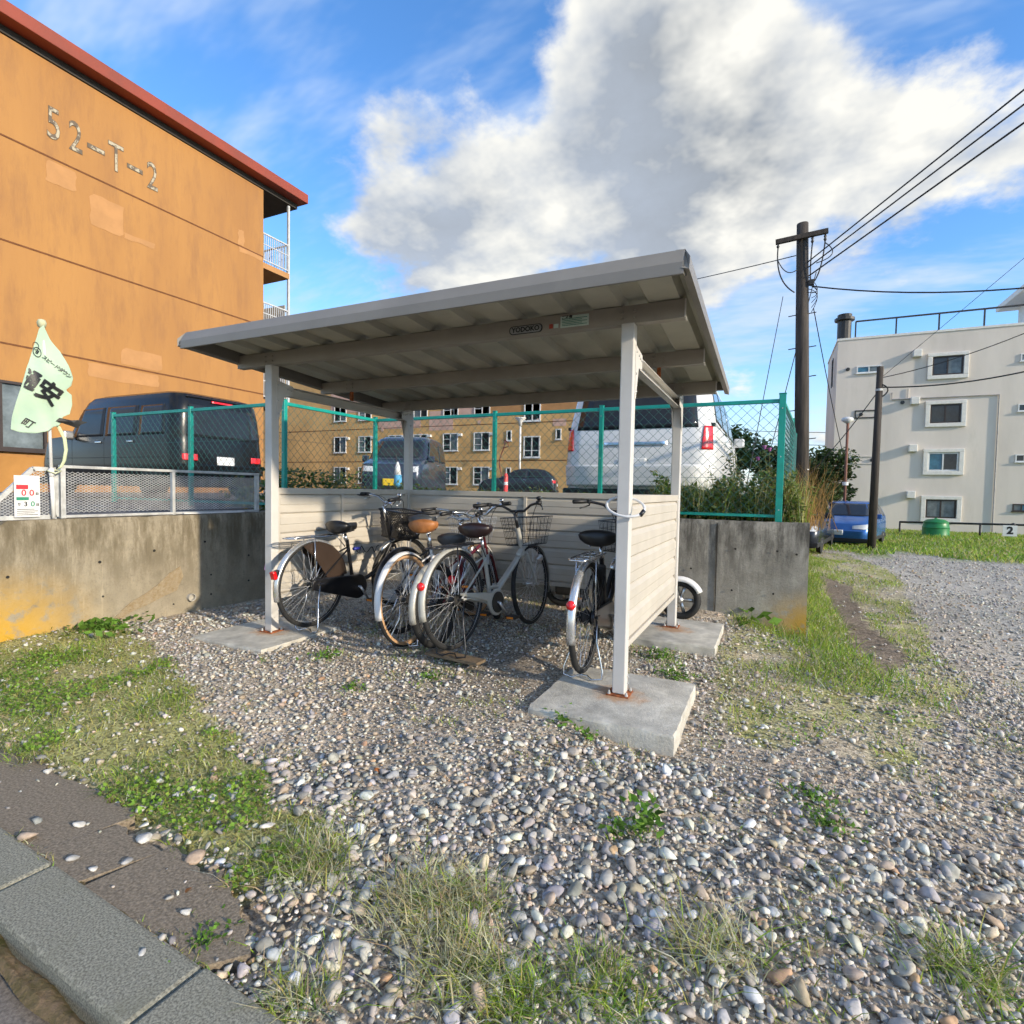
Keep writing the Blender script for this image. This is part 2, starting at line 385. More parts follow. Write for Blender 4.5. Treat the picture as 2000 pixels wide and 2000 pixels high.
def build_ground():
    xs = axis_lines(-160, 160, -4.2, 3.4, .05); ys = axis_lines(-60, 260, -2.14, 4.0, .05)
    X, Y = np.meshgrid(xs, ys, indexing='ij'); Z = gz(X, Y)
    near = np.exp(-((X-0)**2+(Y-.5)**2)/30)
    Z += near*(.006*wob(X, Y, 22, 8)+.004*wob(X, Y, 60, 9))
    Z = np.where(Y < KY(X)-.01, np.minimum(Z, -.30), Z)
    Z = np.where((Y < -1.78-.14*np.clip((X+1.6)/1.1, 0, 1)+.03) & (X < -.50) & (Y > KY(X)-.01), np.minimum(Z, -.15), Z)
    inside = (X < .99) & (Y > 2.75); Z = np.where(inside | (X < -4.05), np.minimum(Z, -.3), Z)
    n, k = X.shape; V = np.stack([X, Y, Z], -1).reshape(-1, 3)
    I = np.arange(n*k).reshape(n, k); F = np.stack([I[:-1,:-1], I[1:,:-1], I[1:,1:], I[:-1,1:]], -1).reshape(-1, 4)
    x, y = X.ravel(), Y.ravel(); gl, gr, dp, lw = zones(x, y)
    col = np.tile(np.array([.33,.275,.21]), (len(x), 1))
    far = np.clip((x-1.6)/1.5, 0, 1)*np.clip((y+2)/3, 0, 1); col = col*(1-far[:, None]) + far[:, None]*np.array([.335,.305,.255])
    col[gl] = (.27,.255,.105); col[gr] = (.30,.25,.13); col[dp] = (.18,.14,.10); col[lw] = (.17,.21,.055)
    vn = np.clip(.5+1.2*wob(x, y, 7, 91)+.6*wob(x, y, 22, 92), 0, 1)[gr][:, None]; col[gr] = np.array((.36,.30,.215))*(1-vn)+np.array((.27,.26,.10))*vn
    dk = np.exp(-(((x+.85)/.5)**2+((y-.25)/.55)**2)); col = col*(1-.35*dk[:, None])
    g = npmesh('ground', V, F, M['ground'], col)
    tag(g, 'gravel and soil ground around the bicycle shelter', kind='structure'); return g
def ground_mat():
    m, nt, P = node_mat('ground_soil'); N = nt.nodes; L = nt.links
    tc = N.new('ShaderNodeTexCoord'); at = N.new('ShaderNodeAttribute'); at.attribute_name = 'tone'
    vo = N.new('ShaderNodeTexVoronoi'); vo.inputs['Scale'].default_value = 85; L.new(tc.outputs['Object'], vo.inputs['Vector'])
    n2 = N.new('ShaderNodeTexNoise'); n2.inputs['Scale'].default_value = 2.2; n2.inputs['Detail'].default_value = 9; n2.inputs['Roughness'].default_value = .7; L.new(tc.outputs['Object'], n2.inputs['Vector'])
    hs = N.new('ShaderNodeSeparateColor'); L.new(vo.outputs['Color'], hs.inputs[0])
    r = N.new('ShaderNodeMapRange'); L.new(hs.outputs[0], r.inputs[0]); r.inputs[3].default_value = .55; r.inputs[4].default_value = 2.0
    r2 = N.new('ShaderNodeMapRange'); L.new(n2.outputs[0], r2.inputs[0]); r2.inputs[1].default_value = .3; r2.inputs[2].default_value = .7; r2.inputs[3].default_value = .7; r2.inputs[4].default_value = 1.25
    ml = N.new('ShaderNodeMath'); ml.operation = 'MULTIPLY'; L.new(r.outputs[0], ml.inputs[0]); L.new(r2.outputs[0], ml.inputs[1])
    vm = N.new('ShaderNodeVectorMath'); vm.operation = 'SCALE'; L.new(at.outputs['Color'], vm.inputs[0]); L.new(ml.outputs[0], vm.inputs[3])
    L.new(vm.outputs[0], P.inputs['Base Color']); P.inputs['Roughness'].default_value = .9; P.inputs['Specular IOR Level'].default_value = .2
    b = N.new('ShaderNodeBump'); b.inputs['Strength'].default_value = .7; b.inputs['Distance'].default_value = .012
    n3 = N.new('ShaderNodeTexNoise'); n3.inputs['Scale'].default_value = 70; n3.inputs['Detail'].default_value = 6; n3.inputs['Roughness'].default_value = .7; L.new(tc.outputs['Object'], n3.inputs['Vector']); L.new(n3.outputs[0], b.inputs['Height']); L.new(b.outputs[0], P.inputs['Normal']); return m
M['ground'] = ground_mat()
build_ground()
def asphalt_mat(name, c, sc=1.0):
    return mat(name, c, .9, var=.26, scale=110*sc, bump=.3, bscale=120*sc, dirt=.28, dirtc=tuple(x*.6 for x in c), dscale=2.5, lo=.35, hi=.68)
M['asphalt'] = asphalt_mat('old_asphalt', (.275,.22,.155)); M['road'] = asphalt_mat('road_asphalt', (.25,.21,.17))
def slabgrid(x0, x1, y0, y1, zf, step, seed, edge=.02):
    xs = np.arange(x0, x1+step/2, step); ys = np.arange(y0, y1+step/2, step); X, Y = np.meshgrid(xs, ys, indexing='ij')
    return X, Y
def build_pavement():
    # road below the kerb
    X, Y = np.meshgrid(axis_lines(-60, 60, -3.2, 1.2, .06), np.concatenate([np.arange(-30, -3, 1.5), np.arange(-3, -2.20, .05)]), indexing='ij')
    Z = -.158 + .004*wob(X, Y, 9, 11) + .05*np.clip((Y+2.5)/.2, 0, 1)*0
    n, k = X.shape; I = np.arange(n*k).reshape(n, k); F = np.stack([I[:-1,:-1], I[1:,:-1], I[1:,1:], I[:-1,1:]], -1).reshape(-1, 4)
    tag(npmesh('road', np.stack([X, Y, Z], -1).reshape(-1, 3), F, M['road']), 'grey asphalt road below the kerb', kind='structure')
    # worn strip of asphalt between kerb and grass, ragged at its far end, in broken plates
    root = thing('pavement', 'worn dark asphalt strip along the kerb', None, kind='structure')
    cuts = [-7.5, -4.2, -2.75, -1.42, -1.13, -.80, -.52]
    for i in range(len(cuts)-1):
        a, b = cuts[i]+.003, cuts[i+1]-.003; nseg = max(3, int((b-a)/.02)); ring_t = []; ring_n = []
        sk = .10 if i >= 2 else 0
        for j in range(nseg+1):
            x = a+(b-a)*j/nseg; yo = -1.80 - .14*max(0., min(1., (x+1.6)/1.1)) + .05*float(wob(np.array([x]), np.array([i*1.0]), 12, 12)[0]) + .035*float(wob(np.array([x]), np.array([i*2.0]), 60, 13)[0]) - (.12 if i == len(cuts)-2 else .0)*(j/nseg)**2 - (.06 if i == 3 else 0)
            ring_t.append((x+sk*.6, yo)); ring_n.append((x - sk*.3*(i % 2), KY(x)-.012))
        poly = ring_n + ring_t[::-1]; mb = MB(); z = -.098 - .003*random.random()
        tl = random.uniform(-.002, .002)
        n = len(poly); vs = [(x, y, z + tl*(x-a)/(b-a)) for x, y in poly] + [(x, y, -.26) for x, y in poly]
        mb.add(vs, [tuple(range(n))] + [(k2, (k2+1) % n, n+(k2+1) % n, n+k2) for k2 in range(n)])
        mb.build('paving_plate', M['asphalt'], root)
    # kerb: stones 0.6 m long
    kr = thing('kerb', 'row of grey concrete kerb stones', None, kind='structure')
    m = MB().box(-.391, .391, -.094, .094, -.25, 0); first = None
    for i in range(14):
        xc = -.924 + .787*(2-i)
        if first is None:
            o = m.build('kerb_stone', M['kerb'], kr, bevel=.012); first = o
        else:
            o = first.copy(); COL.objects.link(o); o.parent = kr
        o.location = (xc, KY(xc)-.099+random.uniform(-.004, .004), -.088+random.uniform(-.004, .003)); o.rotation_euler = (random.uniform(-.01, .01), random.uniform(-.006, .006), -.045+random.uniform(-.004, .004))
M['kerb'] = mat('kerb_concrete', (.295,.28,.215), .9, var=.28, scale=170, bump=.12, bscale=200, dirt=.36, dirtc=(.19,.18,.12), dscale=4, lo=.38, hi=.62)
build_pavement()
def dirt_strips():
    for nm, lb, off, wid, zb, seed in (('dirt', 'brown dirt and moss along the road side of the kerb', -.222, .075, -.134, 5), ('dirt', 'mossy dirt in the joint behind the kerb', -.004, .05, -.118, 9)):
        X, Y = np.meshgrid(np.arange(-7, 1.2 if off < -.1 else -.3, .012), np.linspace(-.5, .5, 9), indexing='ij')
        yy = KY(X)+off+Y*wid*(1+.8*wob(X, Y*0, 8, seed)); Z = zb+(.018 if off < -.1 else .022)*np.cos(Y*pi)*(.7+.7*wob(X, Y, 14, seed+1))+.005*wob(X, Y*2, 90, seed+2)
        n, k = X.shape; I = np.arange(n*k).reshape(n, k); F = np.stack([I[:-1,:-1], I[1:,:-1], I[1:,1:], I[:-1,1:]], -1).reshape(-1, 4)
        tag(npmesh(nm, np.stack([X, yy, Z], -1).reshape(-1, 3), F, M['dirt']), lb, 'dirt', kind='stuff')
M['dirt'] = mat('mossy_dirt', (.20,.14,.085), .95, var=.4, scale=18, c2=(.09,.085,.03), bump=.8, bscale=90, spec=.1)
dirt_strips()
# ------------------------------------------------------------------ retaining walls and terrace
def wall_mat(name, base, dark, seedoff, lichen):
    m, nt, P = node_mat(name); N = nt.nodes; L = nt.links
    tc = N.new('ShaderNodeTexCoord'); ob = tc.outputs['Object']
    def mp(scale, loc=(0,0,0)):
        x = N.new('ShaderNodeMapping'); x.inputs['Scale'].default_value = scale; x.inputs['Location'].default_value = loc; L.new(ob, x.inputs[0]); return x.outputs[0]
    def nz(v, sc, det=8, r=.65):
        n = N.new('ShaderNodeTexNoise'); n.inputs['Scale'].default_value = sc; n.inputs['Detail'].default_value = det; n.inputs['Roughness'].default_value = r; L.new(v, n.inputs['Vector']); return n.outputs[0]
    def rg(x, a, b, c=0., d=1.):
        r = N.new('ShaderNodeMapRange'); r.interpolation_type = 'SMOOTHSTEP'; L.new(x, r.inputs[0])
        for i, v in enumerate((a, b, c, d)): r.inputs[i+1].default_value = v
        return r.outputs[0]
    def mx(f, a, b):
        x = N.new('ShaderNodeMix'); x.data_type = 'RGBA'
        for s, v in ((x.inputs[0], f), (x.inputs[6], a), (x.inputs[7], b)):
            if isinstance(v, (int, float)): s.default_value = v
            elif isinstance(v, tuple): s.default_value = (*v, 1)
            else: L.new(v, s)
        return x.outputs[2]
    def mu(a, b):
        x = N.new('ShaderNodeMath'); x.operation = 'MULTIPLY'; x.use_clamp = True
        for i, v in enumerate((a, b)):
            if isinstance(v, (int, float)): x.inputs[i].default_value = v
            else: L.new(v, x.inputs[i])
        return x.outputs[0]
    sp = N.new('ShaderNodeSeparateXYZ'); L.new(ob, sp.inputs[0]); z = sp.outputs[2]
    c = mx(rg(nz(ob, 5), .3, .7), tuple(v*.72 for v in base), base)
    c = mx(mu(rg(nz(ob, 60, 4), .5, .7), .35), c, tuple(v*.5 for v in base))
    # run-off streaks from the coping, irregular in length
    st = nz(mp((6.5, 6.5, 1.6), (seedoff, 0, 0)), 1.0, 9, .72); fine = nz(mp((17, 17, 1.5), (seedoff, 3, 0)), 1.0, 8, .72)
    c = mx(mu(mu(rg(st, .38, .60), rg(z, -.05, .9)), .95), c, dark)
    c = mx(mu(mu(rg(fine, .50, .72), rg(z, .15, .95)), .7), c, tuple(v*.6 for v in dark))
    c = mx(mu(rg(fine, .30, .42, 1, 0), .5), c, tuple(min(1, v*1.4) for v in base))
    c = mx(mu(rg(nz(ob, 22, 8, .75), .52, .70), .55), c, tuple(v*.45 for v in base))
    c = mx(mu(rg(nz(ob, 9), .55, .8), rg(z, .45, .0, 0., 1.)), c, (.24,.19,.12))
    if lichen is not None:
        dd = N.new('ShaderNodeVectorMath'); dd.operation = 'DISTANCE'; L.new(mp((1, 1, 1.3)), dd.inputs[0]); dd.inputs[1].default_value = lichen[0]
        c = mx(mu(rg(dd.outputs['Value'], lichen[1], 0.0), rg(nz(ob, 11), .32, .52)), c, (.52,.30,.035))
    L.new(c, P.inputs['Base Color']); P.inputs['Roughness'].default_value = .88; P.inputs['Specular IOR Level'].default_value = .2
    b = N.new('ShaderNodeBump'); b.inputs['Strength'].default_value = .35; b.inputs['Distance'].default_value = .015
    L.new(nz(ob, 45, 8, .7), b.inputs['Height']); L.new(b.outputs[0], P.inputs['Normal']); return m
M['wall_l'] = wall_mat('stained_concrete_a', (.36,.31,.225), (.13,.105,.065), 3.0, ((0,-1.25,.05), .80))
M['wall_r'] = wall_mat('stained_concrete_b', (.40,.375,.32), (.085,.078,.066), 9.0, ((4.97,0,-.10), .55))
M['concrete'] = mat('pale_concrete', (.46,.43,.37), .85, var=.16, scale=7, bump=.18, bscale=60, dirt=.32, dirtc=(.26,.24,.20), dscale=4)
M['hole'] = mat('dark_hole', (.02,.018,.015), .9)
def wall_grid(u0, u1, z0, z1, place, th, step=.05, seed=0, topchip=.008, ends=None):
    """solid wall face from (u,z) grid, with a slightly uneven front and top edge"""
    us = np.arange(u0, u1+1e-6, (u1-u0)/max(1, round((u1-u0)/step))); zs = np.arange(z0, z1+1e-6, (z1-z0)/round((z1-z0)/step)); mb = MB()
    nu, nz_ = len(us), len(zs); vs = []
    for side in (0, 1):
        for u in us:
            for z in zs:
                o = .004*float(wob(np.array([u]), np.array([z]), 9, seed)[0]) if side == 0 else th
                zz = z
                if z > z1-1e-4: zz = z - topchip*abs(float(wob(np.array([u]), np.array([side*3.0]), 25, seed+1)[0]))*2; o = o + (.012 if side == 0 else -.0)
                if ends and z > ends[1](u): zz = ends[1](u)
                vs.append(place(u, o, zz))
    fs = []; idx = lambda s, i, j: s*nu*nz_ + i*nz_ + j
    for i in range(nu-1):
        for j in range(nz_-1):
            fs.append((idx(0,i,j), idx(0,i+1,j), idx(0,i+1,j+1), idx(0,i,j+1))); fs.append((idx(1,i,j), idx(1,i,j+1), idx(1,i+1,j+1), idx(1,i+1,j)))
        for j in (0, nz_-1): fs.append((idx(0,i,j), idx(1,i,j), idx(1,i+1,j), idx(0,i+1,j)))
    for i in (0, nu-1):
        for j in range(nz_-1): fs.append((idx(0,i,j), idx(0,i,j+1), idx(1,i,j+1), idx(1,i,j)))
    return mb.add(vs, fs)
TZ = .855
wl = thing('retaining_wall', 'warm sunlit stained concrete retaining wall beneath the expanded metal railing', 'retaining wall', (-3.91, 0, 0))
ch = lambda u: .872 if u > -1.18 else .872 - (-1.18-u)*1.0
wall_grid(-1.62, 2.6, -.25, .872, lambda u, o, z: (-o, u, z), .20, seed=21, ends=(None, ch)).build('concrete_wall', M['wall_l'], wl, angle=35)
MB().box(-9.0, -.21, -1.47, -1.30, -.25, .845).build('return_wall', M['wall_l'], wl)
holes = MB()
for (y, z, r) in [(-.62,.53,.011),(-.21,.58,.011),(.24,.62,.010),(-.60,.26,.008),(.30,.13,.009),(-1.18,.49,.010),(.30,.31,.008),(-.05,.10,.007),(-.48,.06,.008),(.70,.45,.009),(.70,.2,.009),(-.33,.03,.009)]:
    holes.lathe([(r,0),(r,.004)], (.002, y, z), 10, Matrix.Rotation(pi/2, 3, 'Y'))
tag(holes.build('form_tie_hole', M['hole'], wl), kind='stuff')
MB().lathe([(.034,0),(.034,.035),(.028,.035),(.028,.005)], (0,.10,.135), 16, Matrix.Rotation(pi/2, 3, 'Y')).build('drain_pipe', M['concrete'], wl)
MB().prism([(-0.539, 0.059), (-0.459, 0.133), (-0.397, 0.18), (-0.289, 0.228), (-0.189, 0.286), (-0.089, 0.372), (0.01, 0.423), (0.037, 0.333), (-0.024, 0.216), (-0.143, 0.182), (-0.261, 0.138), (-0.374, 0.108), (-0.464, 0.064)], 'x', -.004, .0065).build('spalled_patch', mat('spalled_concrete', (.24,.175,.095), .95, var=.4, scale=30, c2=(.36,.29,.19), bump=.8, bscale=70), wl)
wr = thing('retaining_wall', 'grey mossy concrete retaining wall behind and beside the shelter with yellow lichen on its corner', 'retaining wall', (-3.86, 2.6, 0))
wall_grid(0, 4.92, -.25, .89, lambda u, o, z: (u, o, z), .19, seed=31).build('concrete_wall', M['wall_r'], wr, angle=35)
wall_grid(0, 11.0, -.6, .885, lambda u, o, z: (4.922-o, .192+u, z), .16, seed=33, step=.25).build('return_wall', M['wall_r'], wr, angle=35)
MB().box(4.13, 4.137, -.014, -.002, -.1, .86).build('wall_joint', M['hole'], wr)
holes = MB()
for (x, z) in [(4.30,.62),(4.66,.62),(4.28,.22),(4.64,.22),(4.82,.60),(3.9,.4)]:
    holes.lathe([(.010,0),(.010,.004)], (x, -.014, z), 10, Matrix.Rotation(pi/2, 3, 'X'))
tag(holes.build('form_tie_hole', M['hole'], wr), kind='stuff')
# terrace top
mb = MB(); o_ = TZ
mb.add([(-90,2.78,o_),(.92,2.78,o_),(.92,13.8,o_),(-3,34,o_),(-3,60,o_),(-90,60,o_)], [(0,1,2,3,4,5)])
mb.add([(-90,-1.40,o_),(-4.08,-1.40,o_),(-4.08,2.78,o_),(-90,2.78,o_)], [(0,1,2,3)])
M['terrace'] = mat('terrace_asphalt', (.16,.15,.14), .9, var=.3, scale=3, bump=.4, bscale=80, dirt=.35, dirtc=(.10,.10,.05), dscale=1.2)
tag(mb.build('terrace', M['terrace']), 'raised parking terrace behind the retaining walls', kind='structure')
# ------------------------------------------------------------------ concrete pads
def pad(x0, x1, y0, y1, th, label, tilt=(0, 0), seed=0):
    st = .04; nx = max(2, round((x1-x0)/st)); ny = max(2, round((y1-y0)/st)); mb = MB(); r = random.Random(seed)
    cx, cy = (x0+x1)/2, (y0+y1)/2; top = []
    def z(x, y): return tilt[0]*(x-cx)+tilt[1]*(y-cy)+.0025*float(wob(np.array([x]), np.array([y]), 8, seed)[0])
    n0 = (nx+1)*(ny+1)
    for i in range(nx+1):
        for j in range(ny+1):
            x = x0+(x1-x0)*i/nx; y = y0+(y1-y0)*j/ny; e = i in (0, nx) or j in (0, ny)
            if e:
                k = .005*r.random(); x += k*(1 if i == 0 else -1 if i == nx else 0); y += k*(1 if j == 0 else -1 if j == ny else 0)
            c = (i in (0, nx)) and (j in (0, ny)); s = .004 if c else 0
            top.append((x + s*(1 if i == 0 else -1), y + s*(1 if j == 0 else -1), z(x, y) - (.002*r.random() if e else 0)))
    fs = [(i*(ny+1)+j, (i+1)*(ny+1)+j, (i+1)*(ny+1)+j+1, i*(ny+1)+j+1) for i in range(nx) for j in range(ny)]
    ring = [i*(ny+1) for i in range(nx+1)] + [nx*(ny+1)+j for j in range(1, ny+1)] + [i*(ny+1)+ny for i in range(nx-1, -1, -1)] + [j for j in range(ny-1, 0, -1)]
    vs = list(top); m = len(ring)
    lv = [-.012, -.05, -th]
    for q, dz in enumerate(lv):
        for i in ring:
            x, y, zz = top[i]; k = [.004, .004, .0][q] + .004*r.random()
            d = Vector((x-cx, y-cy, 0)); d = Vector((np.sign(d.x)*(abs(abs(d.x)-(x1-x0)/2) < .03), np.sign(d.y)*(abs(abs(d.y)-(y1-y0)/2) < .03), 0))
            vs.append((x+d.x*k, y+d.y*k, zz+dz))
    prev = ring
    for q in range(len(lv)):
        cur = [n0+q*m+i for i in range(m)]
        fs += [(prev[i], prev[(i+1) % m], cur[(i+1) % m], cur[i]) for i in range(m)]; prev = cur
    o = mb.add([(x-cx, y-cy, zz) for x, y, zz in vs], fs).build('concrete_pad', M['pad'], angle=22); o.location = (cx, cy, 0)
    return tag(o, label, 'concrete pad', 'foundation pads of the shelter')
M['pad'] = mat('pad_concrete', (.58,.545,.465), .85, var=.20, scale=5, bump=.35, bscale=70, dirt=.38, dirtc=(.34,.31,.24), dscale=4.5)
def rust_bleed(m):
    nt = m.node_tree; N = nt.nodes; L = nt.links; P = N['Principled BSDF']; src = P.inputs['Base Color'].links[0].from_socket
    tc = N.new('ShaderNodeTexCoord'); ln = N.new('ShaderNodeVectorMath'); ln.operation = 'LENGTH'; L.new(tc.outputs['Object'], ln.inputs[0])
    n = N.new('ShaderNodeTexNoise'); n.inputs['Scale'].default_value = 9; n.inputs['Detail'].default_value = 6; L.new(tc.outputs['Object'], n.inputs['Vector'])
    a = N.new('ShaderNodeMath'); a.operation = 'MULTIPLY_ADD'; L.new(n.outputs[0], a.inputs[0]); a.inputs[1].default_value = -.34; L.new(ln.outputs['Value'], a.inputs[2])
    r = N.new('ShaderNodeMapRange'); L.new(a.outputs[0], r.inputs[0]); r.inputs[1].default_value = .0; r.inputs[2].default_value = -.11; r.inputs[3].default_value = 0; r.inputs[4].default_value = .75
    x = N.new('ShaderNodeMix'); x.data_type = 'RGBA'; L.new(r.outputs[0], x.inputs[0]); L.new(src, x.inputs[6]); x.inputs[7].default_value = (.42,.20,.07,1); L.new(x.outputs[2], P.inputs['Base Color'])
rust_bleed(M['pad'])
pad(-3.16, -2.42, -.39, .37, .12, 'flush grey concrete pad under the front post beside the black bicycle', seed=1)
pad(-.388, .366, -.412, .372, .22, 'thick concrete pad standing proud of the gravel under the near corner post', seed=2)
pad(-.36, .395, 1.25, 2.08, .2, 'concrete pad under the far post next to the retaining wall', seed=3)
pad(-3.1, -2.4, 1.40, 2.1, .12, 'concrete pad under the post in the rear inner corner of the shelter', seed=4)
# ------------------------------------------------------------------ bicycle shelter
SH = thing('bicycle_shelter', 'beige steel bicycle shelter with ribbed roof and three slatted side panels', 'bicycle shelter', (0, 0, 0))
W, D, PT, PB = 2.7685, 1.755, 1.125, .25
zroof = lambda y: 2.165 - .057*y
for (x, y) in ((0,0), (-W,0), (0,D), (-W,D)):
    h = 2.06-.057*y + .005; w = .036
    p = MB().box(x-w, x+w, y-w, y+w, .008, h).build('post', M['post'], SH, bevel=.006)
    MB().box(x-.062, x+.062, y-.062, y+.062, .001, .0075).build('base_plate', M['rust'], p)
    for sx, sy in ((-1,-1),(1,1),(1,-1),(-1,1)):
        MB().lathe([(.009,0),(.009,.009),(.0055,.009),(.0055,.02)], (x+sx*.049, y+sy*.049, .008), 6).build('anchor_bolt', M['galv'], p)
    if y == 0 and x == 0:
        for z in (.06,.1): MB().lathe([(.007,0),(.006,.006)], (x+w, y+.02, z), 8, Matrix.Rotation(pi/2, 3, 'Y')).build('bolt', M['galv'], p)
# purlins with a lipped C section, bolts and cut ends
for y in (0, .88, D):
    z0 = 2.062-.057*y; z1 = z0+.098; mb = MB()
    C = [(y-.028,z0),(y+.028,z0),(y+.028,z0+.004),(y-.024,z0+.004),(y-.024,z1-.004),(y+.028,z1-.004),(y+.028,z1),(y-.028,z1)]
    mb.prism(C, 'x', -3.12, .30)
    b = mb.build('roof_beam', M['beam'], SH)
    MB().prism([(y-.030,z0+.002),(y+.026,z0-.006),(y+.026,z0-.002),(y-.026,z0+.006),(y-.026,z1),(y-.030,z1)], 'x', .296, .304).build('end_lip', M['post'], b)
    for x in (-W-.035, -W+.035, -.035, .035, .10, -W-.10):
        if abs(x-.10) < .01 or abs(x+W+.10) < .01: continue
        for dz in (.03,.066): MB().lathe([(.008,0),(.008,.004),(.005,.008)], (x, y-.0285, z0+dz), 8, Matrix.Rotation(pi/2, 3, 'X')).build('bolt', M['beam'], b)
# side arms with gusset plates
for sx, x in ((1, 0), (-1, -W)):
    a = MB(); xo = x + sx*.001; z = lambda y: 1.965-.057*y
    C = [(-.026,-.075),(.026,-.075),(.026,-.071),(-.022,-.071),(-.022,-.004),(.026,-.004),(.026,0),(-.026,0)]
    r0 = [(x+c[0], .04, z(.04)-.045+c[1]) for c in C]; r1 = [(x+c[0], D-.04, z(D-.04)+.035+c[1]) for c in C]
    r0 = [(x+c[0], .04, 1.925+c[1]) for c in C]; r1 = [(x+c[0], D-.04, 1.925+c[1]) for c in C]
    arm = a.loft([r0, r1]).build('side_arm', M['post'], SH)
    for s2 in (1, -1):
        xg = x + s2*.0375
        for y0, dr in ((0, 1), (D, -1)):
            g = [(y0+dr*.008,1.955),(y0+dr*.17,1.93),(y0+dr*.17,1.85),(y0+dr*.085,1.84),(y0+dr*.030,1.66),(y0+dr*.008,1.66)]
            gp = MB().prism(g, 'x', xg-.0015, xg+.0015).build('gusset_plate', M['post'], SH)
            for (dy, zz) in ((.025,1.92),(.025,1.80),(.025,1.70),(.08,1.91),(.115,1.90),(.15,1.895)):
                MB().lathe([(.007,0),(.007,.003),(.004,.007)], (xg+s2*.0015, y0+dr*dy, zz), 6, Matrix.Rotation(s2*pi/2, 3, 'Y')).build('bolt', M['galv'], gp)
    MB().box(x-.012, x+.012, .868, .892, 1.925, 2.012).build('strut', M['rust'], arm)
# folded roof sheets: eleven pans with raised ribs between
X0, X1, Y0, Y1 = -3.10, .345, -.455, 1.93
np_ = 11; pw = (X1-X0)/np_
def sheet(x):
    prof = [(0,.038),(.052,.038),(.076,0),(pw-.076,0),(pw-.052,.038),(pw,.038)]; t = .0012
    up = [(x+a, b+t) for a, b in prof]; dn = [(x+a, b-t) for a, b in reversed(prof)]
    ring = up+dn
    return MB().loft([[(a, y, zroof(y)+b) for a, b in ring] for y in (Y0, Y1)])
for i in range(np_):
    o = sheet(X0+pw*i+.0006).build('roof_sheet', M['soffit'], SH)
# fascia: front with a canted upper band, sides, rear
z = zroof(Y0)
F_ = [(-.50,2.108),(-.487,2.108),(-.487,2.158),(-.452,2.222),(-.43,2.226),(-.43,2.232),(-.460,2.232),(-.50,2.162)]
MB().prism(F_, 'x', -3.110, .3560).build('front_fascia', M['roofmetal'], SH, bevel=.003)
MB().prism([(1.93,zroof(1.93)-.035),(1.97,zroof(1.93)-.035),(1.97,zroof(1.93)+.055),(1.93,zroof(1.93)+.055)], 'x', -3.099, .3455).build('rear_gutter', M['roofmetal'], SH, bevel=.003)
for sx, xe in ((1, .346), (-1, -3.10)):
    xo = xe+sx*.036
    ring = lambda y, yt: [(xe, y, zroof(y)-.06), (xo, y, zroof(y)-.07), (xo+sx*.002, y, zroof(y)-.014), (xe+sx*.01, yt, zroof(yt)+.040), (xe-sx*.03, yt, zroof(yt)+.043), (xe-sx*.03, yt, zroof(yt)+.040), (xe+sx*.004, yt, zroof(yt)+.030)]
    MB().loft([ring(-.503, -.459), ring(1.973, 1.973)]).build('side_fascia', M['roofmetal'], SH, bevel=.002)
for xa in (.3562, -3.1118): MB().prism([(-.5,2.108),(-.43,2.118),(-.43,2.231),(-.459,2.231),(-.4995,2.162)], 'x', xa, xa+.0015).build('corner_cap', M['roofmetal'], SH)
# slatted panels: each board has a flat face, a rolled ridge and a recessed joint
prof = [(0,.000),(.010,.012),(.016,.016),(.072,.016),(.078,.019),(.128,.019),(.150,.006),(.157,.000)]
def slat(u0, u1, z, place, out):
    t = .0016; f = [(a, b) for a, b in prof]
    ring = [(b+t, z+a) for a, b in f] + [(b-t, z+a) for a, b in reversed(f)]
    return MB().loft([[place(u, out*b, zz) for b, zz in ring] for u in (u0, u1)])
nb = 5; zlo, zhi = PB+.038, PT-.05; bh = (zhi-zlo)/nb
prof = [(a*bh/.157, b) for a, b in prof]
def panel(name, place, u0, u1, out, label=None, mulls=()):
    ob = MB()
    def rb(a, b, o0, o1, z0, z1):
        vs = [place(u, o, zz) for u in (a, b) for o in (o0, o1) for zz in (z0, z1)]
        return [vs[0], vs[1], vs[3], vs[2], vs[4], vs[5], vs[7], vs[6]], [(0,1,2,3),(7,6,5,4),(0,4,5,1),(1,5,6,2),(2,6,7,3),(3,7,4,0)]
    fr = MB(); fr.add(*rb(u0, u1, -.024, .024, PT-.050, PT)); top = fr.build('top_rail', M['panel'], SH, bevel=.004)
    fr = MB(); fr.add(*rb(u0, u1, -.022, .022, PB, PB+.036)); fr.build('bottom_rail', M['panel'], SH, bevel=.004)
    for uu in (u0+.012, u1-.012):
        fr = MB(); fr.add(*rb(uu-.012, uu+.012, -.020, .020, PB+.037, PT-.051)); fr.build('panel_stile', M['panel'], SH)
    for uu in mulls:
        fr = MB(); fr.add(*rb(uu-.014, uu+.014, -.034, -.006, PB+.037, PT-.051)); fr.build('panel_mullion', M['panel'], SH)
    for k in range(nb):
        slat(u0+.025, u1-.025, zlo+k*bh, place, out).build('slat', M['panel'], SH)
panel('right', lambda u, o, z: (o+.004, u, z), .038, D-.038, 1, mulls=(.88,))
panel('left', lambda u, o, z: (-W-o, u, z), .038, D-.038, -1, mulls=(.74,))
panel('back', lambda u, o, z: (u, D+o, z), -W+.038, -.038, -1, mulls=(-1.384,))
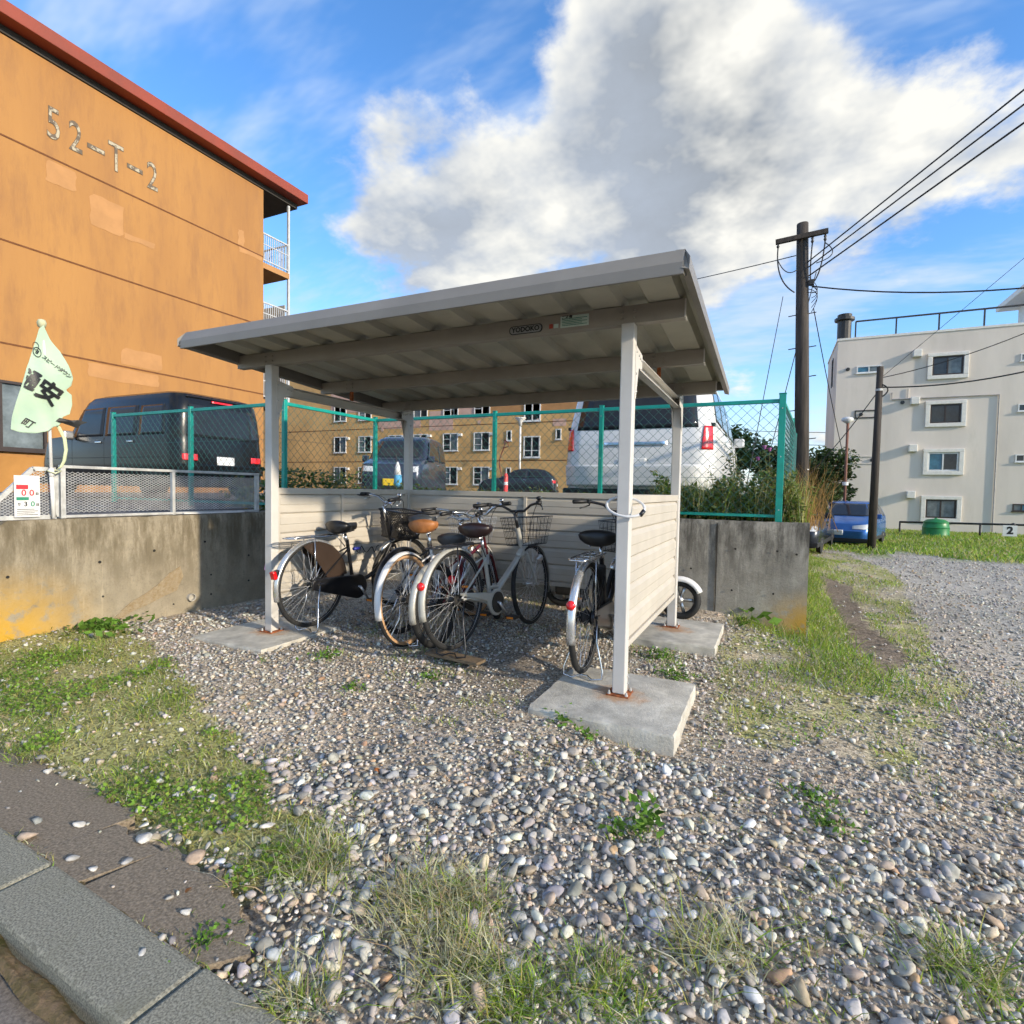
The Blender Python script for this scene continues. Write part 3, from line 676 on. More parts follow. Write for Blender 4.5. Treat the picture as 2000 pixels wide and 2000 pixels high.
# rust bleeding at the foot of the near panel is on the plates; name plate and stickers on the front beam
M['plate'] = mat('name_plate', (.30,.30,.29), .4, metal=.4, var=.05); M['ink'] = mat('ink', (.012,.012,.012), .5, var=0)
def flat_on_y(vs, x, z, y, mat_, name, parent, fs, s=1.0):
    mb = MB(); mb.add([(x+v[0]*s, y, z+v[1]*s) for v in vs], fs); return mb.build(name, mat_, parent, fix=False)
def rrect(w, h, r, n=5):
    pts = []
    for cx, cy, a0 in ((w/2-r,h/2-r,0),(-w/2+r,h/2-r,90),(-w/2+r,-h/2+r,180),(w/2-r,-h/2+r,270)):
        pts += [(cx+r*cos(RAD(a0+90*i/n)), cy+r*sin(RAD(a0+90*i/n))) for i in range(n+1)]
    return pts
npx, npz = -.615, 2.098
pl = MB().prism([(npx+a, npz+b) for a, b in rrect(.215,.05,.022)], 'y', -.0315, -.0283).build('name_plate', M['ink'], SH)
MB().prism([(npx+a, npz+b) for a, b in rrect(.203,.041,.019)], 'y', -.0325, -.0316).build('plate_face', M['plate'], pl)
vs, fs = text_geo('YODOKO', .040, off=.0004)
for k, (da, db) in enumerate(((0,0),(.0012,0),(-.0012,0),(0,.001),(0,-.001))): flat_on_y(vs, npx+da, npz+db, -.0330-.0001*k, M['ink'], 'lettering', pl, fs)
lx, lz = -.31, 2.113
M['lab'] = mat('label_film', (.55,.66,.58), .4, var=.04); M['labg'] = mat('label_green', (.05,.25,.16), .5); M['labr'] = mat('label_red', (.45,.06,.03), .5)
lb = MB().box(lx-.085, lx+.085, -.0305, -.0285, lz-.032, lz+.032).build('warning_label', M['lab'], SH)
t = MB()
for k in range(5): t.box(lx-.075, lx+.075-.03*(k % 2), -.0312, -.0307, lz-.022+k*.009, lz-.0185+k*.009)
t.build('label_print', M['labg'], lb); vs, fs = text_geo('ご注意', .022, off=.0006); flat_on_y(vs, lx-.045, lz+.024, -.0313, M['ink'], 'label_print', lb, fs)
MB().box(-.465, -.442, -.0305, -.0285, 2.085, 2.11).build('sticker', M['labr'], SH)
MB().box(-.436, -.408, -.0305, -.0285, 2.085, 2.108).build('sticker', M['lab'], SH)
# white cable lock looped round the near post
cl = thing('cable_lock', 'white looped cable lock hung round the near corner post', 'cable lock', (0, 0, 1.06))
pts = [(.105*cos(a)+.01, .06*sin(a)-.02, .015*cos(a)*-1 + .05*sin(a)) for a in np.linspace(0, 2*pi, 40)[:-1]]
MB().tube(pts, .008, 8, closed=True).build('cable', M['whitep'], cl, smooth=True)
MB().tube([(.115,-.035,-.018),(.10,-.055,-.045)], .012, 8).build('lock_barrel', M['black'], cl, smooth=True)
tg = MB().cbox((0,0,0), .028, .003, .05, Matrix.Rotation(.2, 3, 'Y')).build('plastic_tag', mat('pink_film', (.75,.35,.60), .4)); tg.location = (-W-.055, -.01, .50)
tag(tg, 'small pink tag stuck out beside the front post', 'tag')
# ------------------------------------------------------------------ bicycles
def arc(c, r, a0, a1, n, y=0.): return [Vector((c[0]+r*cos(a), y, c[1]+r*sin(a))) for a in np.linspace(a0, a1, n)]
def bez(p0, p1, p2, n=10):
    p0, p1, p2 = Vector(p0), Vector(p1), Vector(p2); return [p0*(1-t)**2 + p1*2*t*(1-t) + p2*t*t for t in np.linspace(0, 1, n)]
def make_bike(label, loc, yaw, lean=0., steer=0., R=.335, tyre=.019, paint='black', fend='fender', saddle='vinyl', tyre_m='rubber', basket=None, wide=False, rack=None, case=None, frame='step',
              grip='plastic', bar='chrome', stand='chrome', guard=False, reflect='rear', wb=1.09, sad_h=.80, bar_h=1.0, bar_w=.29, lamp=True, z=0., stand_d=True, motor=False, group='bicycles parked under the shelter', rim='alloy', sweep=.20, raise_=0.):
    B = thing('bicycle', label, 'bicycle', (loc[0], loc[1], z), (lean, 0, yaw), group)
    O = lambda mb: mb
    rc = (0., R+raise_); fc = (wb, R)
    # steering axis
    hb = Vector((wb-.13, 0, R+.27)); ht = Vector((wb-.20, 0, R+.47)); ax = (ht-hb).normalized()
    S = Matrix.Translation(hb) @ Matrix.Rotation(steer, 4, ax) @ Matrix.Translation(-hb)
    def wheel(c, X, rear):
        mb = MB()
        for y in (-.009, .009): pass
        prof = [(R-.030,-.010),(R-.018,-.011),(R-.018,.011),(R-.030,.010)]
        n = 48; rings = [[(c[0]+r_*cos(a), yy, c[1]+r_*sin(a)) for r_, yy in prof] for a in np.linspace(0, 2*pi, n+1)]
        w = mb.loft(rings, cap=False); 
        if X is not None: w.xf(X)
        w = w.build('wheel', M[rim], B, angle=40)
        t = MB().tube([(c[0]+(R-tyre*.75)*cos(a), 0, c[1]+(R-tyre*.75)*sin(a)) for a in np.linspace(0, 2*pi, 49)[:-1]], tyre, 8, closed=True)
        if X is not None: t.xf(X)
        t.build('tyre', M[tyre_m if tyre_m != 'tan' else 'tanrub'], w, smooth=True)
        if tyre_m == 'tan':
            t = MB().tube([(c[0]+(R-tyre*.42)*cos(a), 0, c[1]+(R-tyre*.42)*sin(a)) for a in np.linspace(0, 2*pi, 49)[:-1]], tyre*.86, 8, closed=True)
            if X is not None: t.xf(X)
            t.build('tread', M['rubber'], w, smooth=True)
        s = MB(); ns = 36
        for i in range(ns):
            a = 2*pi*i/ns; y = .028 if i % 2 else -.028; a2 = a + (.5 if (i//2) % 2 else -.5)*1.0
            s.tube([(c[0]+.02*cos(a2), y, c[1]+.02*sin(a2)), (c[0]+(R-.028)*cos(a), 0, c[1]+(R-.028)*sin(a))], .0013, 3, cap=False)
        if X is not None: s.xf(X)
        s.build('spokes', M['spoke'], w)
        h = MB(); rr = .045 if rear else .022
        h.lathe([(.008,-.075),(.010,-.034),(rr,-.032),(rr*.7,-.024),(rr*.5 if not motor else .055,0),(rr*.7,.024),(rr,.032),(.010,.034),(.008,.075)], (0,0,0), 14, Matrix.Rotation(pi/2, 3, 'X'))
        h.xf(Matrix.Translation((c[0],0,c[1])))
        if X is not None: h.xf(X)
        h.build('hub', M['alloy'] if not rear else M['darkmetal'], w, angle=40)
    wheel(rc, None, True); wheel(fc, S, False)
    def fender(c, a0, a1, X, wid=.052, ext=True):
        mb = MB(); r0 = R+.016; rings = []
        for a in np.linspace(a0, a1, 22):
            rings.append([(c[0]+(r0+dr)*cos(a), y, c[1]+(r0+dr)*sin(a)) for y, dr in ((-wid/2,-.014),(-wid*.42,-.003),(-wid*.2,.004),(0,.006),(wid*.2,.004),(wid*.42,-.003),(wid/2,-.014))])
        mb.loft(rings, closed=False, cap=False)
        if X is not None: mb.xf(X)
        o = mb.build('mudguard', M[fend], B, smooth=True, thick=.0016)
        st = MB()
        e = a0 if ext else a1
        for y in (-1, 1): st.tube([(c[0], y*.06, c[1]), (c[0]+(r0-.01)*cos(e+.25), y*wid/2, c[1]+(r0-.01)*sin(e+.25))], .0022, 4)
        if X is not None: st.xf(X)
        st.build('mudguard_stay', M['chrome'], o); return o
    fr_ = fender(rc, pi+.25 if True else pi, .95, None)
    fender(fc, 2.45 if frame != 'v' else 2.3, -.35, S, ext=False)
    # frame
    bb = Vector((.455, 0, R-.045)); st = Vector((.375, 0, R+.36)); f = MB()
    f.tube([bb, st], .0155, 10)
    for y in (-1, 1):
        f.tube([(rc[0], y*.058, rc[1]), (.10, y*.055, rc[1]-.005), (.36, y*.035, bb.z+.01), bb], .0095, 8)
        f.tube([(rc[0], y*.058, rc[1]), (.28, y*.045, R+.24), (.385, y*.016, R+.29)], .0075, 8)
    f.tube([hb-ax*.02, ht+ax*.02], .021, 12)
    if frame == 'step':
        f.tube(bez(hb+ax*.03, (wb-.36,0,R-.06), bb+Vector((-.01,0,.05)), 14), .019, 10)
    elif frame == 'wide':
        f.tube(bez(hb+ax*.06, (wb-.40,0,R-.02), Vector((.42,0,R+.16)), 14), .019, 10); f.tube(bez(hb+ax*.00, (wb-.38,0,R-.12), bb, 14), .017, 10)
    elif frame == 'v':
        f.tube([hb+ax*.02, bb+Vector((.02,0,.03))], .024, 10); f.tube([bb+Vector((.10,0,.10)), Vector((.44,0,R+.06))], .014, 8)
    elif frame == 'two':
        f.tube([hb+ax*.03, bb], .018, 10); f.tube([hb+ax*.14, st-Vector((-.03,0,.10))], .014, 10)
    f.lathe([(.022,-.04),(.022,.04)], bb, 12, Matrix.Rotation(pi/2, 3, 'X'))
    f.build('frame', M[paint], B, angle=50)
    # seat post, saddle
    top = Vector((.35, 0, sad_h-.05)); MB().tube([st-Vector((-.01,0,.05)), top], .0125, 8).build('seat_post', M['chrome'], B, smooth=True)
    ln = .265; rings = []
    for t in np.linspace(0, 1, 11):
        x = -.155+ln*t; hw = np.interp(t, [0,.12,.35,.6,1], [.07,.125,.115,.055,.026])*(1.12 if wide else 1.0); h = np.interp(t, [0,.15,.4,1], [.065,.09,.07,.045]); zt = np.interp(t, [0,.15,.5,1], [.012,.022,.004,.014])
        if t in (0., 1.): hw *= .55
        rings.append([(top.x+.02+x, hw*cos(a), top.z+.055+zt + (h*.45 if sin(a) > 0 else h*.9)*sin(a)*(1-.18*(cos(a) == 0))) for a in np.linspace(0, 2*pi, 15)[:-1]])
    sd = MB().loft(rings).build('saddle', M[saddle], B, smooth=True)
    sp = MB()
    for y in (-.05, .05): sp.tube([(top.x-.085+.012*cos(a*3.0)+.01, y+.016*sin(a*3.0), top.z-.005+.05*a/6.3) for a in np.linspace(0, 6.3, 26)], .0028, 4)
    sp.tube([(top.x-.10,-.05,top.z+.0),(top.x+.10,-.01,top.z+.02)], .004, 5); sp.tube([(top.x-.10,.05,top.z),(top.x+.10,.01,top.z+.02)], .004, 5)
    sp.build('saddle_springs', M['chrome'], sd, smooth=True)
    # fork, handlebar
    fk = MB()
    for y in (-1, 1): fk.tube([hb+Vector((.005,y*.04,-.0)), hb+Vector((.02,y*.05,-.06)), Vector((fc[0]-.035,y*.052,fc[1]+.08)), Vector((fc[0],y*.055,fc[1]))], .0105, 8)
    fk.tube([hb+Vector((.005,-.04,0)), hb+Vector((.005,.04,0))], .014, 8); fk.xf(S); fk.build('fork', M[paint] if paint != 'whitep' else M['silver'], B, angle=50)
    stp = ht + ax*(bar_h-.05-ht.z)/ax.z*1.0; hbm = MB().tube([ht, stp], .0125, 8); mid = stp + Vector((.05,0,.02))
    hbm.tube([stp-ax*.02, mid], .014, 8)
    path = []
    for s_ in (-1, 1):
        q = [mid, mid+Vector((.01,s_*.06,0)), mid+Vector((-.01,s_*.13,.045)), mid+Vector((-.06,s_*(bar_w*.78),.062)), mid+Vector((-sweep,s_*bar_w,.055))]
        fin = []
        for i in range(len(q)-1):
            fin += [q[i].lerp(q[i+1], t) for t in (0,.5)]
        fin.append(q[-1]); hbm.tube(fin, .0112, 8); path.append(q)
    hbm.xf(S); hbo = hbm.build('handlebar', M[bar], B, smooth=True)
    for q in path:
        e, b_ = q[-1], q[-2]; g = MB().tube([b_.lerp(e, .18), b_.lerp(e, .25), b_.lerp(e, 1.02)], [.012,.0165,.0165], 8).xf(S); g.build('grip', M[grip], hbo, smooth=True)
        lv = MB().tube([b_.lerp(e,.05)+Vector((.015,0,-.012)), b_.lerp(e,.15)+Vector((.05,0,-.03)), b_.lerp(e,.6)+Vector((.065,0,-.045)), b_.lerp(e,.8)+Vector((.06,0,-.05))], [.009,.006,.005,.006], 6).xf(S); lv.build('brake_lever', M['alloy'] if bar == 'chrome' else M['black'], hbo, smooth=True)
        MB().cbox(b_.lerp(e,.06), .045, .03, .03).xf(S).build('lever_clamp', M['plastic'], hbo)
        MB().tube(bez(b_.lerp(e,.1)+Vector((.02,0,-.01)), mid+Vector((.16,(e.y)*.3,.10)), hb+Vector((.05,e.y*.1,.10)), 10), .0028, 5).xf(S).build('brake_cable', M['plastic'], hbo, smooth=True)
    bl = path[0][-2].lerp(path[0][-1], -.15)+Vector((0,0,.028)); MB().lathe([(.005,-.02),(.022,0),(.024,.006),(.016,.018),(.0,.022)], (0,0,0), 12).xf(S @ Matrix.Translation(bl)).build('bell', M['black'] if bar != 'chrome' else M['chrome'], hbo, smooth=True)
    # basket
    if basket:
        bx = MB(); x0, x1 = wb-.185, wb+.10; zb, zt = R+.34, R+.57; 
        if basket == 'plastic': zt = R+.59
        ny, nzv = (12, 8) if basket == 'wire' else (15, 8)
        def bp(u, v):  # u round the rim 0..1, v height
            w = (.125+.05*v); xx0 = x0+.02-.01*v; xx1 = x1-.02+.035*v; per = 4*u
            k, t = int(per) % 4, per-int(per)
            c = [(xx0,-w),(xx1,-w),(xx1,w),(xx0,w)]; a, b = c[k], c[(k+1) % 4]
            return Vector((a[0]+(b[0]-a[0])*t, a[1]+(b[1]-a[1])*t, zb+(zt-zb)*v))
        nu = 40 if basket == 'wire' else 44; wr_ = .0018 if basket == 'wire' else .0046
        for i in range(nu):
            if basket == 'plastic':
                for s_ in (-1, 1): bx.tube([bp((i/nu) % 1, 0), bp((i/nu + s_*.11) % 1, .5), bp((i/nu+s_*.22) % 1, 1)] if False else [bp((i/nu+s_*.03*k) % 1, k/6) for k in range(7)], wr_, 4)
            else: bx.tube([bp(i/nu, 0), bp(i/nu, 1)], wr_, 4)
        for k in range(5 if basket == 'wire' else 4):
            v = k/(4 if basket == 'wire' else 3); bx.tube([bp(i/24, v) for i in range(24)], wr_*(1.1 if 0 < k else 1.6), 4, closed=True)
        bx.tube([bp(i/24, 1) for i in range(24)], .0042 if basket == 'wire' else .009, 6, closed=True)
        for i in range(9):
            t = i/8; a, b = bp(0,0).lerp(bp(.25,0), t), bp(.75,0).lerp(bp(.5,0), t); bx.tube([a, b], wr_, 4)
        bx.xf(S); bx.build('basket', M['black'] if basket == 'plastic' or basket == 'wire' and wide else M['spoke'] if bar == 'chrome' and basket == 'wire' else M['black'], B)
        sty = MB()
        for y in (-1, 1): sty.tube([(fc[0],y*.06,fc[1]), (x1-.06,y*.06,zb)], .003, 5)
        sty.xf(S); sty.build('basket_stay', M['chrome'], B)
    # rack
    if rack:
        rk = MB(); zr = 2*R+.075; hw = .062
        rk.tube([(.30,-hw*.6,zr),(.22,-hw,zr),(-.20,-hw,zr),(-.245,-hw*.6,zr),(-.245,hw*.6,zr),(-.20,hw,zr),(.22,hw,zr),(.30,hw*.6,zr)], .0058, 6)
        for y in (-.022, .022): rk.tube([(.24,y,zr),(-.243,y,zr)], .0040, 5)
        for x in (.15, -.02, -.16): rk.tube([(x,-hw,zr),(x,hw,zr)], .0040, 5)
        for y in (-1, 1): rk.tube([(-.03,y*hw,zr),(-.02,y*.062,rc[1]+.02)], .0048, 5); rk.tube([(.28,y*hw*.6,zr),(.372,y*.02,R+.30)], .0045, 5)
        rk.build('rear_rack', M[rack], B, smooth=True)
    # drive
    ck = MB().tube([(bb.x,-.07,bb.z),(bb.x,.07,bb.z)], .008, 8)
    ca = RAD(-50)
    for y, a in ((-.078, ca), (.078, ca+pi)):
        e = bb+Vector((.165*cos(a), y, .165*sin(a))); ck.tube([bb+Vector((0,y,0)), e], [.013,.009], 8)
    cko = ck.build('crank', M['alloy'], B, smooth=True)
    for y, a in ((-.125, ca), (.125, ca+pi)):
        e = bb+Vector((.165*cos(a), y, .165*sin(a))); pd = MB().box(e.x-.042, e.x+.042, e.y-.042, e.y+.042, e.z-.011, e.z+.011).build('pedal', M['plastic'], cko, bevel=.004)
        for s_ in (-1, 1): MB().box(e.x+s_*.043-.003, e.x+s_*.043+.003, e.y-.028, e.y+.028, e.z-.008, e.z+.008).build('pedal_reflector', M['amber'], cko)
    if case:
        poly = [(bb.x+.105*cos(a), bb.z+.105*sin(a)) for a in np.linspace(-pi*.55, pi*.55, 14)] + [(rc[0]+.05*cos(a)+.0, rc[1]+.05*sin(a)) for a in np.linspace(pi*.6, pi*1.4, 8)]
        if case == 'alloy_half':
            poly = [(bb.x+.10*cos(a), bb.z+.10*sin(a)) for a in np.linspace(-pi*.75, pi*.7, 16)] + [(rc[0]-.02,rc[1]+.05),(rc[0]-.02,rc[1]+.035),(bb.x-.14,bb.z+.03)]
        MB().prism(poly, 'y', -.062, -.040).build('chain_case', M[case if case != 'alloy_half' else 'silver'], B, bevel=.008)
        if case == 'alloy_half': MB().lathe([(.078,-.004),(.078,.004)], (0,0,0), 24, Matrix.Rotation(pi/2, 3, 'X')).xf(Matrix.Translation((bb.x,-.064,bb.z))).build('chain_ring', M['darkmetal'], B)
    else:
        MB().lathe([(.085,-.003),(.085,.003)], (0,0,0), 28, Matrix.Rotation(pi/2, 3, 'X')).xf(Matrix.Translation((bb.x,-.045,bb.z))).build('chain_ring', M['darkmetal'], B)
        MB().tube([(bb.x,-.045,bb.z+.085),(rc[0],-.045,rc[1]+.04)], .004, 4).tube([(bb.x,-.045,bb.z-.085),(rc[0],-.045,rc[1]-.04)], .004, 4).build('chain', M['darkmetal'], B)
    if motor: MB().prism([(bb.x-.13,bb.z+.05),(bb.x-.05,bb.z+.12),(bb.x+.11,bb.z+.10),(bb.x+.12,bb.z-.06),(bb.x-.05,bb.z-.09)], 'y', -.035, .035).build('drive_unit', M['plastic'], B, bevel=.012); 
    if motor: MB().cbox((.33,0,R+.16), .075, .085, .32, Matrix.Rotation(-.2, 3, 'Y')).build('battery_pack', M['plastic'], B, bevel=.012)
    if guard:
        for y in (-.045, .045):
            p_ = [(rc[0]+(R-.0)*cos(a), rc[1]+(R-.0)*sin(a)) for a in np.linspace(RAD(112), RAD(8), 14)] + [(rc[0]+.13, rc[1]+.02), (rc[0]+.05, rc[1]+.13), (rc[0]-.02, rc[1]+.22)]
            MB().prism(p_, 'y', y-.001, y+.001).build('skirt_guard', M['guard'], B)
    # rear reflector or lamp on the mudguard
    a = RAD(170); e = Vector((rc[0]+(R+.03)*cos(a), 0, rc[1]+(R+.03)*sin(a)))
    if reflect == 'rear':
        a = RAD(158); e = Vector((rc[0]+(R+.024)*cos(a), 0, rc[1]+(R+.024)*sin(a)))
        r_ = MB().lathe([(.026,0),(.028,.012),(.022,.024),(.0,.028)], (0,0,0), 14, Matrix.Rotation(-pi/2, 3, 'Y')).xf(Matrix.Translation(e)).build('reflector', M['redlens'], B, smooth=True)
    elif reflect == 'lamp':
        a = RAD(162); e = Vector((rc[0]+(R+.03)*cos(a), 0, rc[1]+(R+.03)*sin(a)))
        MB().cbox(e+Vector((-.012,0,0)), .03, .045, .06, Matrix.Rotation(-.3, 3, 'Y')).build('reflector', M['redlens'], B, bevel=.006)
        MB().cbox(e+Vector((.018,0,.012)), .03, .04, .05, Matrix.Rotation(-.3, 3, 'Y')).build('reflector_holder', M['plastic'], B, bevel=.006)
    elif reflect == 'side':
        MB().lathe([(.034,0),(.036,.014),(.028,.026),(.0,.03)], (0,0,0), 14, Matrix.Rotation(-pi/2, 3, 'Y')).xf(Matrix.Translation((.13,-.075,R+.17))).build('reflector', M['redlens'], B, smooth=True)
        MB().tube([(.13,-.07,R+.17),(.20,-.05,R+.2)], .005, 6).build('reflector_holder', M['galv'], B)
    if lamp: MB().lathe([(.0,-.04),(.022,-.035),(.03,.02),(.028,.03),(.0,.032)], (0,0,0), 12, Matrix.Rotation(pi/2, 3, 'Y')).xf(S @ Matrix.Translation((fc[0]+.02,-.075,fc[1]+.22))).build('lamp', M['alloy'], B, smooth=True)
    # stand
    if stand_d:
        g0 = -raise_ if raise_ else 0
        ks = MB(); w = .12; zg = .008; pts = [(rc[0]+.02,-.065,rc[1]-.01),(rc[0]+.0,-.07,rc[1]-.15),(rc[0]-.05,-w,.06),(rc[0]-.055,-w,zg+.006),(rc[0]-.07,-w*.5,zg),(rc[0]-.04,-w*.2,zg+.012),(rc[0]-.04,w*.2,zg+.012),(rc[0]-.07,w*.5,zg),(rc[0]-.055,w,zg+.006),(rc[0]-.05,w,.06),(rc[0],.07,rc[1]-.15),(rc[0]+.02,.065,rc[1]-.01)]
        ks.tube(pts, .0058, 6); ks.build('kickstand', M[stand], B, smooth=True)
    else:
        MB().tube([(.05,.06,rc[1]-.02),(.0,.19,.012)], .008, 6).tube([(.0,.19,.012),(-.03,.215,.004)], .009, 6).build('kickstand', M[stand], B, smooth=True)
    return B
Y90 = pi/2
bA = make_bike('black step-through bicycle with black front basket beside the sunlit panel', (-2.52,.17), RAD(88), lean=.0, steer=RAD(-14), raise_=.035, paint='black', basket='plastic', rack='chrome', case='black', guard=True, reflect='lamp', saddle='vinyl', sad_h=.80, bar_h=1.03)
bB = make_bike('dark bicycle with black saddle squeezed behind the tan saddled one', (-1.90,.53), RAD(90), lean=-.03, steer=RAD(5), paint='greyv', saddle='greyv', sad_h=.88, bar_h=.95, stand_d=False, basket=None, fend='black', tyre=.023, reflect='none', z=-.02)
bC = make_bike('white bicycle with tan saddle and cream sidewall tyres', (-1.66,.27), RAD(92), lean=-.07, steer=RAD(-8), paint='whitep', saddle='tan', tyre_m='tan', basket='wire', reflect='side', sad_h=.86, bar_h=.92, fend='whitep', frame='two', z=-.02, rack=None)
bD = make_bike('small red bicycle with grey saddle and fat black tyres', (-1.45,.34), RAD(92), lean=-.06, steer=RAD(22), R=.305, tyre=.027, paint='redpaint', saddle='greyv', sad_h=.76, bar_h=.97, frame='two', stand_d=False, fend='silver', reflect='side', bar='chrome', z=-.02, wb=1.0, lamp=False)
bE = make_bike('silver bicycle with dark brown saddle standing on a wooden board', (-1.165,.13), RAD(85), lean=-.05, steer=RAD(3), raise_=.045, paint='silver', fend='silver', saddle='brown', wide=True, basket='wire', rack='black', case='alloy_half', frame='v', reflect='rear', bar='black', stand='black', sad_h=.83, bar_h=.99, z=.012)
bF = make_bike('black electric bicycle tucked behind the near corner post', (-.265,.18), RAD(93), lean=.0, steer=RAD(-10), raise_=.035, paint='black', saddle='vinyl', wide=True, basket='wire', rack='chrome', case='black', guard=False, reflect='rear', bar='black', motor=True, sad_h=.83, bar_h=1.02, z=0)
bd = MB().cbox((0,0,0), .43, .115, .02).build('wooden_board', M['board'], bevel=.003); bd.location = (-1.16,.115,.004); bd.rotation_euler = (0,0,RAD(-6)); tag(bd, 'short weathered wooden board under the silver bicycle stand', 'board')
# coiled cable lock on the black bicycle
ck_ = thing('coil_lock', 'black coiled cable lock with blue barrel on the black bicycle', 'cable lock', (-2.44,.55,.60))
MB().tube([(.0+.03*sin(t*1.0)*(.4), .0+t*.028, .025*cos(t*1.6)+.01*sin(t*.5)) for t in np.linspace(0, 12, 60)], .004, 5).build('cable', M['plastic'], ck_, smooth=True)
MB().tube([(-.0,.0,.02),(-.0,.07,.02)], .014, 8).build('lock_barrel', mat('blue_plastic', (.02,.03,.30), .35), ck_, smooth=True)
# moped behind the rear panel, nose to the right
def moped():
    S_ = thing('moped', 'small moped parked behind the rear panel, front wheel past the post', 'moped', (-1.17, 2.2, -.03))
    r = .185
    for x in (0, 1.17):
        t = MB().tube([(x+(r-.03)*cos(a), 0, r+(r-.03)*sin(a)) for a in np.linspace(0, 2*pi, 33)[:-1]], .034, 10, closed=True)
        w = t.build('wheel', M['rubber'], S_, smooth=True); h = MB()
        h.lathe([(.03,-.05),(.035,.05)], (0,0,0), 12, Matrix.Rotation(pi/2, 3, 'X')).xf(Matrix.Translation((x,0,r)))
        for k in range(5):
            a = 2*pi*k/5; h.bar((x,0,r), (x+(r-.055)*cos(a),0,r+(r-.055)*sin(a)), .03, .014, (0,1,0))
        h.tube([(x+(r-.055)*cos(a),0,r+(r-.055)*sin(a)) for a in np.linspace(0, 2*pi, 25)[:-1]], .011, 6, closed=True); h.build('rim', M['alloy'], w, smooth=True)
    rings = [[(1.17+(r+.02+d)*cos(a), y, r+(r+.02+d)*sin(a)) for y, d in ((-.055,-.03),(-.045,0),(0,.012),(.045,0),(.055,-.03))] for a in np.linspace(RAD(150), RAD(25), 14)]
    MB().loft(rings, closed=False, cap=False).build('mudguard', M['whitep'], S_, smooth=True, thick=.003)
    fk = MB()
    for y in (-.06,.06): fk.tube([(1.17,y,r),(1.02,y*.6,.62)], .016, 8)
    fk.tube([(1.04,0,.6),(.98,0,.92)], .02, 8); fk.tube([(.90,-.30,.96),(.97,-.12,.95),(.97,.12,.95),(.90,.30,.96)], .012, 8); fk.build('fork', M['alloy'], S_, smooth=True)
    MB().loft([[(1.10-.02*k-.03*abs(y)*4, y*(1-.12*k), zz) for y in (-.2,-.12,0,.12,.2)] for k, zz in enumerate((.30,.5,.7,.86))], closed=False, cap=False).build('leg_shield', M['whitep'], S_, smooth=True, thick=.012)
    MB().box(.42,.98,-.13,.13,.24,.30).build('floorboard', M['plastic'], S_, bevel=.02)
    MB().loft([[(x, w*cos(a), z+h*sin(a)) for a in np.linspace(0,2*pi,13)[:-1]] for x, w, z, h in ((-.30,.05,.55,.05),(-.2,.13,.52,.14),(.1,.15,.48,.2),(.35,.13,.45,.2),(.45,.08,.4,.14))]).build('body', M['whitep'], S_, smooth=True)
    MB().loft([[(x, w*cos(a), z+.05*sin(a)) for a in np.linspace(0,2*pi,13)[:-1]] for x, w, z in ((-.25,.06,.70),(-.15,.12,.71),(.2,.13,.70),(.42,.07,.69))]).build('seat', M['vinyl'], S_, smooth=True)
    MB().cbox((.12,-.02,.2), .34, .12, .16).build('engine', M['darkmetal'], S_, bevel=.03)
    MB().lathe([(.0,-.05),(.05,-.04),(.06,.03),(.0,.05)], (0,0,0), 14, Matrix.Rotation(pi/2, 3, 'Y')).xf(Matrix.Translation((1.03,0,.84))).build('headlight', M['alloy'], S_, smooth=True)
moped()
# ------------------------------------------------------------------ green chain-link fence
def diag_net(L, H, a, b, r, sides=3, hex_=False):
    """two families of slanted wires filling a rectangle u in 0..L, z in 0..H, cell a wide, b high; returns list of (u0,z0,u1,z1)"""
    segs = []; k = b/a
    for s in (1, -1):
        n0 = -int(H/k/a)-2; n1 = int(L/a)+int(H/k/a)+3
        for i in range(n0, n1):
            u0 = i*a; z0 = 0. if s > 0 else H   # line z = z0 + s*k*(u-u0)
            ua, ub = u0, u0+H/k; c0, c1 = max(ua, 0.), min(ub, L)
            if c1-c0 < 1e-4: continue
            segs.append((c0, z0+s*k*(c0-u0), c1, z0+s*k*(c1-u0)))
    return segs
FN = thing('chain_link_fence', 'green chain-link fence along the edge of the raised terrace', 'fence', (0, 2.7, TZ))
fpts = [(1.02,6.2),(.93,4.4),(.80,2.70),(-.94,2.70),(-2.23,2.70),(-4.0,2.70),(-4.0,1.22),(-5.55,1.22),(-7.12,1.22)]
TOPZ = 2.04
for i, (x, y) in enumerate(fpts):
    w = .030 if i == 2 else .022
    p = MB().box(x-w, x+w, y-w, y+w, TZ-.0+.03, TOPZ+(.045 if i == 2 else .02)).build('post', M['green'], FN, bevel=.004, world=True)
    MB().box(x-w-.003, x+w+.003, y-w-.003, y+w+.003, TOPZ+(.045 if i == 2 else .02), TOPZ+(.053 if i == 2 else .027)).build('cap', M['green'], p, bevel=.003, world=True)
    for zz in (1.0, 1.5, 1.95): MB().lathe([(.006,0),(.006,.004)], (x, y-w-.001, zz), 6, Matrix.Rotation(pi/2, 3, 'X')).build('bolt', M['galv'], p, world=True)
